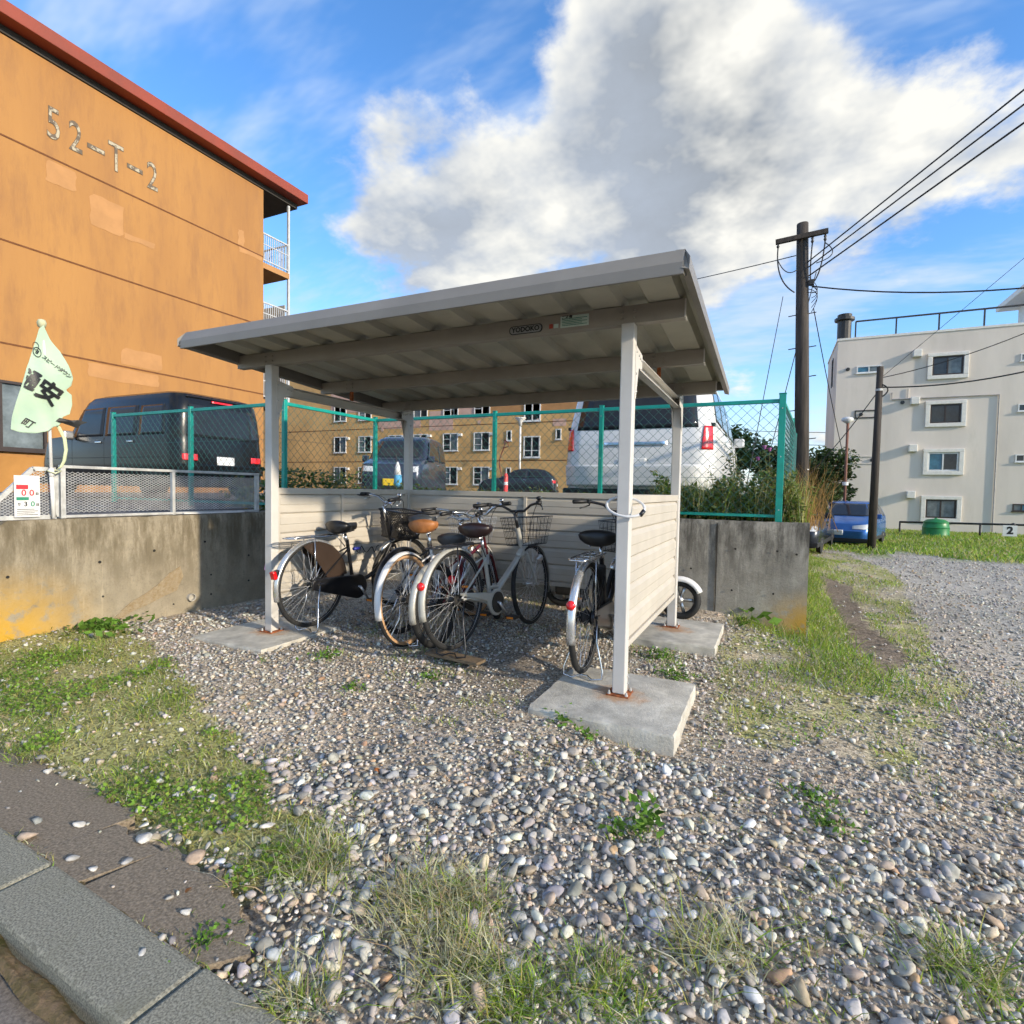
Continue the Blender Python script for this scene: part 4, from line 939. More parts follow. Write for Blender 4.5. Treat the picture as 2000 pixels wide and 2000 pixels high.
for i in range(len(fpts)-1):
    a = Vector((*fpts[i], 0)); b = Vector((*fpts[i+1], 0)); d = (b-a); Ln = d.length; d.normalize(); n = Vector((d.y, -d.x, 0))
    if n.y > 0: n = -n
    MB().bar(a+d*.024+Vector((0,0,TOPZ-.018)), b-d*.024+Vector((0,0,TOPZ-.018)), .034, .036).build('top_rail', M['green'], FN, world=True, bevel=.003)
    MB().bar(a+d*.024+Vector((0,0,TZ+.085)), b-d*.024+Vector((0,0,TZ+.085)), .028, .028).build('bottom_rail', M['green'], FN, world=True, bevel=.003)
    net = MB(); H = TOPZ-.04-(TZ+.10)
    for (u0, z0, u1, z1) in diag_net(Ln-.05, H, .098, .098, .002):
        q = lambda u, z: a+d*(u+.025)+n*.022+Vector((0,0,TZ+.10+z))
        net.tube([q(u0, z0), q(u1, z1)], .0021, 3, cap=False)
    for z in (.33,.66): net.tube([a+d*.02+n*.022+Vector((0,0,TZ+.1+H*z)), b-d*.02+n*.022+Vector((0,0,TZ+.1+H*z))], .0016, 3, cap=False)
    net.build('wire_mesh', M['greenwire'], FN, world=True, fix=False)
# ------------------------------------------------------------------ expanded-metal railing on the left wall
RL = thing('metal_railing', 'galvanised railing of two expanded metal panels and a cut corner piece on the left wall', 'railing', (-3.985, 0, .875))
def frame_poly(pts, w=.026, t=.03):
    n = len(pts)
    for i in range(n):
        (y0, z0), (y1, z1) = pts[i], pts[(i+1) % n]
        MB().bar((0, y0, z0), (0, y1, z1), t, w, (1,0,0)).build('frame_bar', M['galv'], RL)
z0, z1 = .022, .355
rp = [(-.815,.0,-1), (.02,.842,1)]
for (y0, y1) in ((-.805,-.018),(.018,.845)):
    net = MB(); L_, H = y1-y0-.02, z1-z0-.03
    for (u0, a0, u1, a1) in diag_net(L_, H, .036, .020, .002):
        net.bar((0, y0+.01+u0, z0+.015+a0), (0, y0+.01+u1, z0+.015+a1), .003, .0060, (1,0,0))
    net.build('expanded_mesh', M['galv'], RL, fix=False)
for y in (-.822, 0, .858): MB().box(-.018, .018, y-.016 if y else -.013, y+.016 if y else .013, -.004, z1+.012).build('post', M['galv'], RL, bevel=.002)
MB().box(-.019, .019, -.838, .875, z1+.0125, z1+.034).build('top_rail', M['galv'], RL, bevel=.002)
MB().box(-.016, .016, -.805, .842, .0, .020).build('bottom_rail', M['galv'], RL, bevel=.002)
# cut corner section
cs = [(-.865,.01),(-.865,.355),(-1.0,.355),(-1.21,.115),(-1.21,.01)]
for i in range(5):
    (a0, b0), (a1, b1) = cs[i], cs[(i+1) % 5]; MB().bar((0,a0,b0), (0,a1,b1), .03, .024, (1,0,0)).build('frame_bar', M['galv'], RL)
net = MB(); top = lambda y: .355 if y > -1.0 else .355-(-1.0-y)*(.24/.21)
for i in range(-14, 22):
    for s in (1, -1):
        y0 = -1.205; pts = []
        for k in range(60):
            y = -1.205+.335*k/59; z = .02+.0196*i+s*.62*(y+1.205) if s > 0 else .02+.0196*(i+8)-.62*(y+1.205)
            if .02 < z < top(y)-.012: pts.append((y, z))
        if len(pts) > 2: net.bar((0,*pts[0]), (0,*pts[-1]), .003, .0045, (1,0,0))
net.build('expanded_mesh', M['galv'], RL, fix=False)
lath = MB().cbox((0,0,0), .03, .60, .012).build('white_lath', M['whitep']); lath.location = (-3.945,.37,.882); lath.rotation_euler = (0,0,RAD(-1)); tag(lath, 'thin white lath lying on the wall top below the railing', 'lath')
# notice plate
NP = thing('notice_plate', 'white tide-table like notice plate with red and green digits on the railing', 'notice', (-3.955, -1.045, .89))
NP['label'] = 'white notice plate with red and green digits hung on the railing'
MB().box(-.002, .002, -.073, .073, 0, .29).build('plate', M['whitep'], NP, bevel=.001)
M['red'] = mat('print_red', (.70,.03,.04), .5, var=.05); M['grn'] = mat('print_green', (.02,.25,.14), .5, var=.05)
def onx(vs, fs, y, z, m, nm, x=.0035): MB().add([(x, y+v[0], z+v[1]) for v in vs], fs).build(nm, m, NP, fix=False)
MB().box(.0022,.0034,-.062,.005,.195,.225).build('print', M['red'], NP); MB().box(.0022,.0034,-.062,.008,.118,.140).build('print', M['grn'], NP)
for t, y, z, m_, s in (('0',-.02,.168,'red',.06),('0',.025,.168,'red',.06),('日',.056,.162,'ink',.02),('約',-.045,.088,'ink',.02),('3',-.01,.09,'ink',.045),('0',.03,.09,'grn',.05),('日',.058,.085,'ink',.02)):
    vs, fs = text_geo(t, s, off=.001); onx(vs, fs, y, z, M[m_], 'lettering')
ln = MB()
for k in range(4): ln.box(.0022,.0034,-.060,.060-.02*(k % 2),.014+k*.013,.018+k*.013)
ln.build('print', M['ink'], NP)
# ------------------------------------------------------------------ banner on a white pole
FL = thing('banner', 'torn pale green banner with black lettering on a white plastic pole', 'banner', (-3.945, -.895, .875))
MB().tube([(0,.0,-.0),(.003,-.012,.32)], .0135, 10).build('pole', M['whitep'], FL, smooth=True)
MB().tube([(.003,-.012,.32),(.008,-.022,.72),(.016,-.06,1.35)], .0105, 10).build('pole', M['whitep'], FL, smooth=True)
MB().tube([(.003,-.010,.30),(.003,-.013,.36)], .017, 10).build('pole_joint', M['whitep'], FL, smooth=True)
MB().lathe([(.0,-.03),(.022,-.02),(.028,.01),(.02,.03),(0,.036)], (.016,-.062,1.37), 12).build('finial', mat('yellow_cloth', (.52,.52,.33), .8), FL, smooth=True)
MB().tube([(.005,-.022,.70),(.005,-.021,.73)], .0125, 10).build('tape', M['amber'], FL)
M['cloth'] = mat('banner_cloth', (.44,.56,.40), .9, var=.06, scale=4, c2=(.38,.52,.40))
def fl(u, v):  # u across (image right positive, metres), v height above pole foot
    y = u; w = .018*sin(u*26+v*5)+.012*sin(v*14-u*9)+.02*cos(u*9)
    return Vector((.03+w*.9+.02*abs(u), y, v))
# outline in (y, z): taken clockwise from the pole top
out = [(-.062,1.36),(-.02,1.27),(.03,1.20),(.075,1.10),(.10,1.02),(.092,.965),(.062,.93),(.10,.90),(.105,.83),(.09,.76),(.05,.735),(.045,.70),(.02,.67),(-.02,.655),(-.06,.62),(-.12,.60),(-.19,.60),(-.245,.615),(-.235,.70),(-.215,.80),(-.19,.92),(-.165,1.04),(-.13,1.16),(-.10,1.26),(-.085,1.33)]
def cloth(poly, name, m, off=0., step=.009, thick=.002, parent=FL):
    xs = [p[0] for p in poly]; zs = [p[1] for p in poly]; mb = MB(); xs_ = np.arange(min(xs), max(xs)+step, step); zs_ = np.arange(min(zs), max(zs)+step, step)
    X, Z = np.meshgrid(xs_, zs_, indexing='ij'); ins = inpoly(X, Z, poly); vid = {}
    P = np.array(poly+[poly[0]])
    def snap(x, z):
        best = None; bd_ = 9
        for i in range(len(P)-1):
            a, b = P[i], P[i+1]; t = np.clip(np.dot((x-a[0], z-a[1]), b-a)/max(1e-12, np.dot(b-a, b-a)), 0, 1); q = a+(b-a)*t; dd = math.hypot(q[0]-x, q[1]-z)
            if dd < bd_: bd_, best = dd, q
        return best
    fs = []
    def g(i, j):
        if (i, j) not in vid:
            x, z = xs_[i], zs_[j]
            if not ins[i, j]: x, z = snap(x, z)
            vid[(i, j)] = len(mb.v); mb.v.append(tuple(fl(x, z)+Vector((off,0,0))))
        return vid[(i, j)]
    for i in range(len(xs_)-1):
        for j in range(len(zs_)-1):
            c = [ins[i,j], ins[i+1,j], ins[i+1,j+1], ins[i,j+1]]
            if sum(c) >= 2 or (sum(c) == 1): fs.append((g(i,j), g(i+1,j), g(i+1,j+1), g(i,j+1)))
    mb.f = fs; return mb.build(name, m, parent, smooth=True, thick=thick)
cloth(out, 'cloth', M['cloth'])
def dense(vs, fs, mx=.014):
    import bmesh
    bm = bmesh.new(); bv = [bm.verts.new(v) for v in vs]
    for f in fs:
        try: bm.faces.new([bv[i] for i in f])
        except ValueError: pass
    bmesh.ops.triangulate(bm, faces=bm.faces[:])
    for _ in range(4):
        e = [x for x in bm.edges if x.calc_length() > mx]
        if not e: break
        bmesh.ops.subdivide_edges(bm, edges=e, cuts=1); bmesh.ops.triangulate(bm, faces=bm.faces[:])
    bm.verts.index_update(); r = ([tuple(v.co) for v in bm.verts], [[v.index for v in f.verts] for f in bm.faces]); bm.free(); return r
def onflag(txt, y, z, size, rot, off=.0075, bold=.004, name='lettering', sx=1.0, clip=None):
    vs, fs = dense(*text_geo(txt, size, off=0)); c, s = cos(rot), sin(rot); mb = MB()
    pts = [(y+(v[0]*sx*c-v[1]*s), z+(v[0]*sx*s+v[1]*c)) for v in vs]
    for k, (da, db) in enumerate(((0,0),(bold,0),(-bold,0),(0,bold),(0,-bold))):
        ins_ = inpoly(np.array([p_[0]+da+.004 for p_ in pts]), np.array([p_[1]+db for p_ in pts]), out) & inpoly(np.array([p_[0]+da-.006 for p_ in pts]), np.array([p_[1]+db for p_ in pts]), out)
        mb.add([fl(a+da, b+db)+Vector((off+.0002*k,0,0)) for a, b in pts], [f_ for f_ in fs if all(ins_[i_] for i_ in f_)])
    mb.build(name, M['ink'], FL, fix=False)
for i, ch_ in enumerate('スピードダウン'):
    t = i/6; onflag(ch_, -.055+t*.125, 1.135-t*.105, .032, RAD(-40), bold=.0008)
onflag('8', -.10, 1.165, .04, RAD(-35), bold=.001)
for rr_, cy, cz in ((.028,-.10,1.165),(.022,-.108,1.205)):
    ring = MB(); n = 20
    for k in range(n):
        a0, a1 = 2*pi*k/n, 2*pi*(k+1)/n
        ring.add([fl(cy+r_*cos(a), cz+1.25*r_*sin(a))+Vector((.0075,0,0)) for a, r_ in ((a0,rr_),(a1,rr_),(a1,rr_*.86),(a0,rr_*.86))], [(0,1,2,3)])
    ring.build('lettering', M['ink'], FL, fix=False)
onflag('安', -.045, .885, .165, RAD(-28), bold=.0065); onflag('通', -.155, .955, .15, RAD(-28), bold=.005, sx=.62); onflag('町', -.155, .665, .062, RAD(-32), bold=.0015)
# torn strip streaming away and the loose tie ribbon
MB().add([(.05,.02,.725),(.055,.09,.715),(.06,.13,.722),(.065,.19,.712),(.06,.15,.69),(.055,.13,.66),(.05,.09,.675),(.045,.0,.70),(.06,.07,.705),(.06,.10,.70)], [(0,1,8),(1,9,8),(1,2,9),(2,3,4),(2,4,9),(4,5,9),(5,6,9),(6,8,9),(6,7,8),(7,0,8)]).build('torn_strip', M['ink'], FL, thick=.002)
rb = [(.01,.0,.69),(.02,.03,.66),(.025,.062,.58),(.025,.07,.50),(.02,.06,.42),(.015,.045,.38),(.01,.03,.36)]
MB().ribbon(rb, .022, (.3,.9,.2)).build('tie_ribbon', mat('ribbon_cloth', (.62,.68,.42), .85), FL, smooth=True, thick=.0015)
MB().tube([(.02,-.035,.34),(.03,.0,.325),(.02,.04,.345),(-.01,.03,.35),(-.015,-.03,.345)], .006, 6, closed=True).build('knot', mat('ribbon_cloth_b', (.64,.66,.45), .85), FL, smooth=True)
# stair parapet at the end of the left wall
pp = thing('stair_parapet', 'low grey concrete stair side wall at the end of the left terrace', 'parapet wall', (-5.6, -1.3, 0))
MB().prism([(-.55,-.2),(-.55,1.12),(.20,1.12),(.55,.80),(.55,-.2)], 'x', -.10, .10).build('wall', M['concrete'], pp, bevel=.01)
for (a, b) in (((.12,-.75,1.35),(.12,-.2,1.28)),((.12,-.2,1.28),(.12,.25,1.02)),((.12,-.5,1.32),(.12,-.5,.9)),((.12,.0,1.16),(.12,.0,.9))): MB().tube([a, b], .016, 8).build('handrail', M['darkmetal'], pp, smooth=True)
# ------------------------------------------------------------------ buildings
def window(parent, place, u0, u1, z0, z1, frame, panes=2, glassm=('glass','glass'), sill=True, mid=None, fw=.05, depth=.06, bars=0):
    """window set in a facade: place(u, out, z) -> point"""
    def rb(a, b, o0, o1, c0, c1):
        vs = [place(u, o, zz) for u in (a, b) for o in (o0, o1) for zz in (c0, c1)]
        return [vs[0], vs[1], vs[3], vs[2], vs[4], vs[5], vs[7], vs[6]], [(0,1,2,3),(7,6,5,4),(0,4,5,1),(1,5,6,2),(2,6,7,3),(3,7,4,0)]
    fr = MB()
    for (a, b, c, d) in ((u0,u1,z0,z0+fw),(u0,u1,z1-fw,z1),(u0,u0+fw,z0+fw,z1-fw),(u1-fw,u1,z0+fw,z1-fw)): fr.add(*rb(a, b, -.02, depth, c, d))
    for k in range(1, panes):
        u = u0+(u1-u0)*k/panes; fr.add(*rb(u-fw*.45, u+fw*.45, -.02, depth*.8, z0+fw, z1-fw))
    if mid: fr.add(*rb(u0+fw, u1-fw, -.02, depth*.6, z0+(z1-z0)*mid-fw*.3, z0+(z1-z0)*mid+fw*.3))
    for k in range(bars):
        zz = z0+(z1-z0)*(k+1)/(bars+1); fr.add(*rb(u0+fw, (u0+u1)/2 if bars > 1 else u1-fw, -.02, depth*.7, zz-.02, zz+.02))
    wo = fr.build('window', frame, parent, world=True)
    for k in range(panes):
        a = u0+(u1-u0)*k/panes+fw*.5; b = u0+(u1-u0)*(k+1)/panes-fw*.5; g = MB(); g.add(*rb(a, b, -.015, .012, z0+fw*.5, z1-fw*.5)); g.build('pane', M[glassm[k % len(glassm)]], wo, world=True)
    if sill:
        s = MB(); s.add(*rb(u0-.05, u1+.05, -.01, depth+.05, z0-.05, z0)); s.build('sill', frame, wo, world=True)
    return wo
M['orange'] = mat('orange_render', (.385,.19,.055), .85, var=.10, scale=.5, bump=.35, bscale=9, c2=(.335,.16,.05), dirt=.42, dirtc=(.26,.125,.05), dscale=2.4, stretch=(1,1,.22))
M['orange2'] = mat('patched_render', (.44,.225,.085), .85, var=.06, scale=2)
M['ochre'] = mat('ochre_render', (.40,.19,.045), .85, var=.08, scale=1.5)
M['redroof'] = mat('red_fascia', (.25,.042,.018), .6, var=.14, scale=1.2, c2=(.21,.042,.02))
M['darksof'] = mat('dark_soffit', (.04,.035,.03), .8)
M['joint'] = mat('dark_joint', (.16,.06,.02), .9)
M['winbrown'] = mat('brown_window_frame', (.035,.022,.018), .5)
M['curtain'] = mat('curtain', (.36,.40,.42), .7, var=.22, scale=5, stretch=(1,7,.3))
M['railw'] = mat('pale_rail', (.52,.53,.54), .5, var=.08)
OX = -17.2
OB = thing('apartment_block', 'orange rendered apartment block with red roof edge and the number 52-T-2', 'apartment block', (OX, 12, 0))
MB().box(OX-45, OX, 1.6, 12.0, .4, 12.42).build('wall', M['orange'], OB, world=True)
for z in (9.91, 7.29, 4.68): MB().box(OX+.002, OX+.012, 1.6, 12.0, z-.022, z+.022).build('wall_joint', M['joint'], OB, world=True)
MB().box(OX+.004, OX+.03, 4.98, 5.04, .5, 2.1).build('down_pipe', M['joint'], OB, world=True)
MB().box(OX+.003, OX+.02, 1.6, 4.93, .5, 1.78).build('plinth', M['ochre'], OB, world=True)
# repaired patches of lighter render
for (y0, y1, z0, z1) in ((5.05,5.75,9.25,9.83),(6.1,7.0,8.55,9.45),(7.0,7.9,8.55,8.72),(10.9,11.15,9.95,10.5),(10.95,11.95,9.72,9.93),(6.9,8.1,4.75,5.25),(6.0,8.0,4.2,4.62),(2.6,3.05,6.85,7.25)):
    n = 18; pts = []
    for k in range(n):
        t = k/n*4; s_ = int(t); f = t-s_; c = [(y0,z0),(y1,z0),(y1,z1),(y0,z1)]; a, b = c[s_], c[(s_+1) % 4]; pts.append((a[0]+(b[0]-a[0])*f+random.uniform(-.025,.025), a[1]+(b[1]-a[1])*f+random.uniform(-.02,.02)))
    MB().prism(pts, 'x', OX-.01, OX+.006).build('render_patch', M['orange2'], OB, world=True)
# roof slab
rf = MB().box(OX-45.5, OX+.50, .9, 13.75, 12.62, 12.98).build('roof', M['redroof'], OB, world=True, bevel=.02)
MB().box(OX-45.4, OX+.05, 1.7, 13.60, 12.43, 12.615).build('soffit', M['darksof'], OB, world=True)
# number, made of pieces with flaking paint
M['num'] = mat('flaking_numerals', (.40,.35,.25), .8, var=.1, scale=5.5, c2=(.13,.10,.07), bump=.2, bscale=20, lo=.46, hi=.54)
M['numd'] = mat('numeral_edge', (.14,.10,.065), .85)
for ch_, y, z, s in (('5',5.24,0,1.20),('2',5.76,0,1.16),('-',6.27,0,1.75),('T',6.80,0,1.16),('-',7.33,0,1.75),('2',7.85,0,1.18)):
    zz = 10.745 + (.05 if ch_ == '5' else 0)
    if ch_ == '-':
        MB().box(OX+.004, OX+.010, y-.23, y+.23, zz-.07, zz+.07).build('numeral', M['numd'], OB, world=True); MB().box(OX+.011, OX+.016, y-.21, y+.21, zz-.05, zz+.05).build('numeral', M['num'], OB, world=True); continue
    pass; 
    for off, mm, xo in ((.014,'numd',.010),(-.004,'num',.016)):
        vs, fs = text_geo(ch_, s*1.0, off=off); MB().add([(OX+xo, y+v[0]*.62, zz+v[1]) for v in vs], fs).build('numeral', M[mm], OB, fix=False, world=True)
# ground-floor window with curtains
wo = window(OB, lambda u, o, z: (OX+o, u, z), 3.0, 4.95, 1.95, 3.72, M['winbrown'], panes=2, glassm=('curtain','glassl'), fw=.07, depth=.10)
MB().box(OX+.01, OX+.09, 4.95, 5.0, 1.9, 3.7).build('window_jamb', M['ochre'], OB, world=True)
# balconies on the far side
for zf in (9.72, 7.1, 4.5):
    MB().box(OX-9, OX-.002, 12.002, 13.25, zf-.22, zf).build('balcony_slab', M['orange2' if zf > 9 else 'orange'], OB, world=True, bevel=.01)
    rr = MB()
    rr.bar((OX-.05,12.02,zf+1.12), (OX-.05,13.2,zf+1.12), .05, .05); rr.bar((OX-.05,12.02,zf+.12), (OX-.05,13.2,zf+.12), .04, .04); rr.bar((OX-.05,12.02,zf+.72), (OX-.05,13.2,zf+.72), .03, .03)
    for k in range(12): rr.bar((OX-.05,12.06+k*.1,zf+.12), (OX-.05,12.06+k*.1,zf+1.12), .022, .022)
    rr.bar((OX-9,13.2,zf+1.12), (OX-.05,13.2,zf+1.12), .05, .05)
    for k in range(60): rr.bar((OX-.1-k*.14,13.2,zf+.05), (OX-.1-k*.14,13.2,zf+1.12), .022, .022)
    rr.build('balcony_railing', M['railw'], OB, world=True)
    MB().box(OX-.09, OX-.01, 13.2, 13.28, zf, zf+2.62 if zf < 9 else 12.42).build('balcony_post', M['railw'], OB, world=True)
    if zf < 9: MB().box(OX-8, OX-.12, 13.12, 13.15, zf+.1, zf+1.35).build('balcony_screen', M['panel'], OB, world=True)
# ------------------------------------------------------------------ tan building at the back
M['tanw'] = mat('tan_render', (.66,.40,.155), .88, var=.13, scale=.35, bump=.1, bscale=6, dirt=.28, dirtc=(.48,.29,.115), dscale=.5)
M['pinkp'] = mat('pink_patch', (.62,.40,.31), .85, var=.08, scale=1.0)
M['whitef'] = mat('white_window_frame', (.70,.70,.68), .45, var=.05)
TB = thing('apartment_block', 'long tan apartment block with white framed windows beyond the parking terrace', 'apartment block', (-20, 33, 0))
TY = 33.0
MB().box(-62, -9.2, TY, TY+10, .3, 11.2).build('wall', M['tanw'], TB, world=True)
for (x0, x1, z0, z1, m_) in ((-28.8,-24.6,5.95,6.75,'pinkp'),(-23.8,-21.6,5.7,7.2,'pinkp'),(-21.5,-18.6,6.5,7.5,'pinkp'),(-18.4,-9.3,6.6,11.1,'orange2'),(-34,-18.5,7.45,11.1,'pinkp'),(-13.4,-12.4,5.7,6.2,'pinkp')):
    MB().box(x0, x1, TY-.012, TY+.01, z0, z1).build('render_patch', M[m_], TB, world=True)
MB().box(-62, -9.2, TY-.015, TY-.002, 3.28, 3.33).build('wall_joint', M['joint'], TB, world=True); MB().box(-62, -9.2, TY-.015, TY-.002, 6.0, 6.05).build('wall_joint', M['joint'], TB, world=True)
pl_ = lambda u, o, z: (u, TY-o, z)
for zb in (1.5, 4.08, 6.75):
    for k, x in enumerate((-33.6,-30.9,-27.75,-25.3,-22.5,-19.75,-17.2)):
        if x == -17.2: continue
        window(TB, pl_, x-.0, x+1.36, zb, zb+1.36, M['whitef'], 2, (('glass','glassl'),('glassl','glass'))[(k+int(zb)) % 2], fw=.07, depth=.06, bars=(0 if k % 3 == 0 else 2), sill=True)
        MB().box(x+1.45, x+1.75, TY-.22, TY, zb+1.1, zb+1.3).build('wall_vent', M['whitef'], TB, world=True)
for zb in (3.5, 6.1): window(TB, pl_, -15.62, -14.32, zb, zb+1.55, M['whitef'], 2, ('glass',), fw=.09, mid=.33)
for x in (-17.0, -13.15): window(TB, pl_, x, x+.42, 4.75, 5.5, M['whitef'], 1, ('glass',), fw=.07)
window(TB, pl_, -17.0, -16.6, 2.05, 2.8, M['whitef'], 1, ('glass',), fw=.07)
for (x, z) in ((-24.3,4.3),(-28.4,5.9),(-24.6,5.4),(-24.2,3.9),(-19.3,6.2),(-14.5,6.15)): MB().lathe([(.15,0),(.15,.03)], (x, TY-.01, z), 12, Matrix.Rotation(pi/2, 3, 'X')).build('plaster_spot', M['pinkp'], TB, world=True)
LPd = thing('lamp_post', 'white post-top lamp in front of the tan apartment block', 'lamp post', (-14.5, 30, TZ))
MB().tube([(0,0,0),(-.02,0,4.6)], .07, 10).build('post', M['whitef'], LPd, smooth=True)
MB().lathe([(.10,4.55),(.12,4.8),(.36,5.05),(.38,5.1),(.05,5.15)], (-.02,0,0), 16).build('lamp_shade', M['whitef'], LPd, smooth=True)
hz_ = thing('cable', 'dark red looped cable hanging in front of the tan wall', 'cable', (-17.0, 32.2, TZ)); MB().tube([(0+.25*sin(t*1.3)*(t/6), 0, t*.6) for t in np.linspace(0, 6.5, 30)]+[(.5,0,3.7),(.55,0,3.4),(.1,0,3.3)], .035, 5).build('loop', mat('dark_red_cable', (.16,.02,.02), .6), hz_, smooth=True)
# ------------------------------------------------------------------ white building
M['cream'] = mat('cream_render', (.68,.605,.525), .85, var=.06, scale=.5, bump=.2, bscale=7, dirt=.33, dirtc=(.52,.46,.37), dscale=1.3, stretch=(1,1,.25))
M['creamtrim'] = mat('cream_trim', (.72,.69,.63), .75, var=.05)
M['blueg'] = mat('blue_curtained_glass', (.045,.16,.24), .15, var=.25, scale=2)
WY = 34.0
WB = thing('apartment_block', 'cream four storey apartment block with framed windows and roof railing', 'apartment block', (3.87, WY, -.7))
MB().box(3.87, 22, WY, WY+6.2, -1.2, 10.15).build('wall', M['cream'], WB, world=True)
MB().box(3.83, 22.04, WY-.04, WY+6.24, 10.15, 10.27).build('parapet_coping', M['creamtrim'], WB, world=True)
wp = lambda u, o, z: (u, WY-o, z)
rw = [(7.83,-.02,('winbrown',('glass','glassl'))),(2.46+2.66,0,None)]
for k, (zc, frm, gl) in enumerate(((8.32,'winbrown',('glass','glassl')),(5.73,'winbrown',('glass','glass')),(3.12,'whitef',('blueg','glass')),(.55,'winbrown',('glassl','glassl')))):
    x0, x1, z0, z1 = 8.40, 9.70, zc-.48, zc+.48
    tr = MB()
    for (a, b, c, d) in ((x0-.25,x1+.25,z1+.03,z1+.22),(x0-.25,x1+.25,z0-.24,z0-.03),(x0-.25,x0-.03,z0-.03,z1+.03),(x1+.03,x1+.25,z0-.03,z1+.03)): tr.box(a, b, WY-.12, WY+.02, c, d)
    tr.build('window_surround', M['creamtrim'], WB, world=True, bevel=.02)
    window(WB, wp, x0-.02, x1+.02, z0-.02, z1+.02, M[frm], 2, gl, fw=.07, depth=.05, sill=False)
    MB().box(7.45, 7.85, WY-.3, WY, zc+.55, zc+.95).build('vent_hood', M['creamtrim'], WB, world=True, bevel=.03)
    MB().box(13.5, 13.75, WY-.2, WY, zc+.75, zc+.95).build('vent_hood', M['creamtrim'], WB, world=True, bevel=.03)
    a, b = 12.08, 12.80; window(WB, wp, a, b, zc-.02, zc+.36, M[frm if k == 3 else 'whitef'], 2, (gl[1], 'glass' if k < 2 else 'blueg'), fw=.05, depth=.05)
    if k == 0: window(WB, wp, 4.85, 6.05, zc-.12, zc+.28, M['whitef'], 2, ('blueg','glassl'), fw=.06, depth=.05)
    if k in (1, 2):
        q = MB()
        for (a, b, c, d) in ((4.85,6.05,zc-.1,zc-.04),(4.85,6.05,zc+.3,zc+.36),(4.85,4.91,zc-.04,zc+.3),(5.99,6.05,zc-.04,zc+.3)): q.box(a, b, WY-.04, WY, c, d)
        q.build('blind_window_frame', M['darkmetal' if k == 1 else 'cream'], WB, world=True); MB().lathe([(.10,0),(.10,.08)], (5.15 if k == 1 else 5.8, WY, zc+.12), 12, Matrix.Rotation(pi/2, 3, 'X')).build('pipe_cap', M['darkmetal'], WB, world=True)
    if k < 2: MB().lathe([(.10,0),(.10,.08)], (4.42 if k == 0 else 7.1, WY, zc+.15 if k == 0 else zc+.7), 12, Matrix.Rotation(pi/2, 3, 'X')).build('pipe_cap', M['darkmetal'], WB, world=True)
MB().tube([(6.6,WY-.05,7.0),(6.6,WY-.05,6.62),(11.3,WY-.05,6.62),(11.3,WY-.05,-.6)], .035, 6).build('conduit', mat('conduit_grey', (.33,.32,.31), .6), WB, world=True)
MB().tube([(7.35,WY-.05,6.62),(7.35,WY-.05,7.2)], .03, 6).build('conduit', M['cream'], WB, world=True)
# roof railing, chimney, stair head
rr = MB().bar((4.75,WY+.3,11.25), (13.2,WY+.3,11.25), .08, .08)
for x in np.arange(4.75, 13.3, 1.95): rr.bar((x,WY+.3,10.27), (x,WY+.3,11.25), .07, .07)
rr.build('roof_railing', M['darkmetal'], WB, world=True)
MB().lathe([(.36,10.27),(.36,11.35),(.52,11.40),(.52,11.55),(.36,11.58),(.38,11.75)], (4.2,WY+.5,0), 12).build('chimney', M['darkmetal'], WB, world=True)
MB().box(13.1, 16, WY+1.0, WY+4, 10.27, 12.1).build('stair_head', M['creamtrim'], WB, world=True); MB().box(12.2, 16.5, WY+.5, WY+4.5, 12.1, 12.42).build('stair_head_roof', M['creamtrim'], WB, world=True, bevel=.05)
lad = MB()
for y in (WY+1.0, WY+1.5): lad.bar((3.74,y,7.7), (3.74,y,9.4), .05, .05)
for z in np.arange(7.8, 9.4, .3): lad.bar((3.74,WY+1.0,z), (3.74,WY+1.5,z), .03, .03)
lad.build('wall_ladder', M['darkmetal'], WB, world=True)
# dark pipe rail, number board and tank before it
PR = thing('pipe_rail', 'low dark pipe railing in front of the cream block', 'railing', (6.0, 27, -.6))
MB().tube([(0,0,.62),(7,0,.70),(16,0,.72)], .045, 8).build('rail', M['darkmetal'], PR, smooth=True)
for x in (0.02, 2.9, 5.8, 8.7, 11.6): MB().tube([(x,0,-.1),(x,0,.64)], .04, 8).build('post', M['darkmetal'], PR, smooth=True)
MB().lathe([(.0,-.09),(.08,-.05),(.08,.05),(.0,.09)], (4.0,0,.66), 10).build('coupling', M['darkmetal'], PR, smooth=True)
SG = thing('number_board', 'small white board with black number 2 on the pipe rail', 'sign', (10.0, 26.9, .0)); SG.location = (9.85, 26.85, -.42)
MB().box(-.24,.24,-.02,.0,0,.46).build('board', M['whitep'], SG); vs, fs = text_geo('2', .42, off=.02); MB().add([(v[0],-.026,.23+v[1]) for v in vs], fs).build('lettering', M['ink'], SG, fix=False)
GT = thing('green_tank', 'green plastic compost bin in the grass before the cream block', 'bin', (6.95, 25.2, -.62))
gm = mat('green_plastic', (.015,.20,.05), .4, var=.1)
MB().lathe([(.46,0),(.48,.12),(.47,.14),(.46,.5),(.48,.52),(.46,.54),(.42,.72)], (0,0,0), 24).build('body', gm, GT, angle=40); MB().lathe([(.44,.72),(.44,.76),(.30,.86),(.06,.90),(.05,.93),(0,.93)], (0,0,0), 24).build('lid', gm, GT, angle=40)
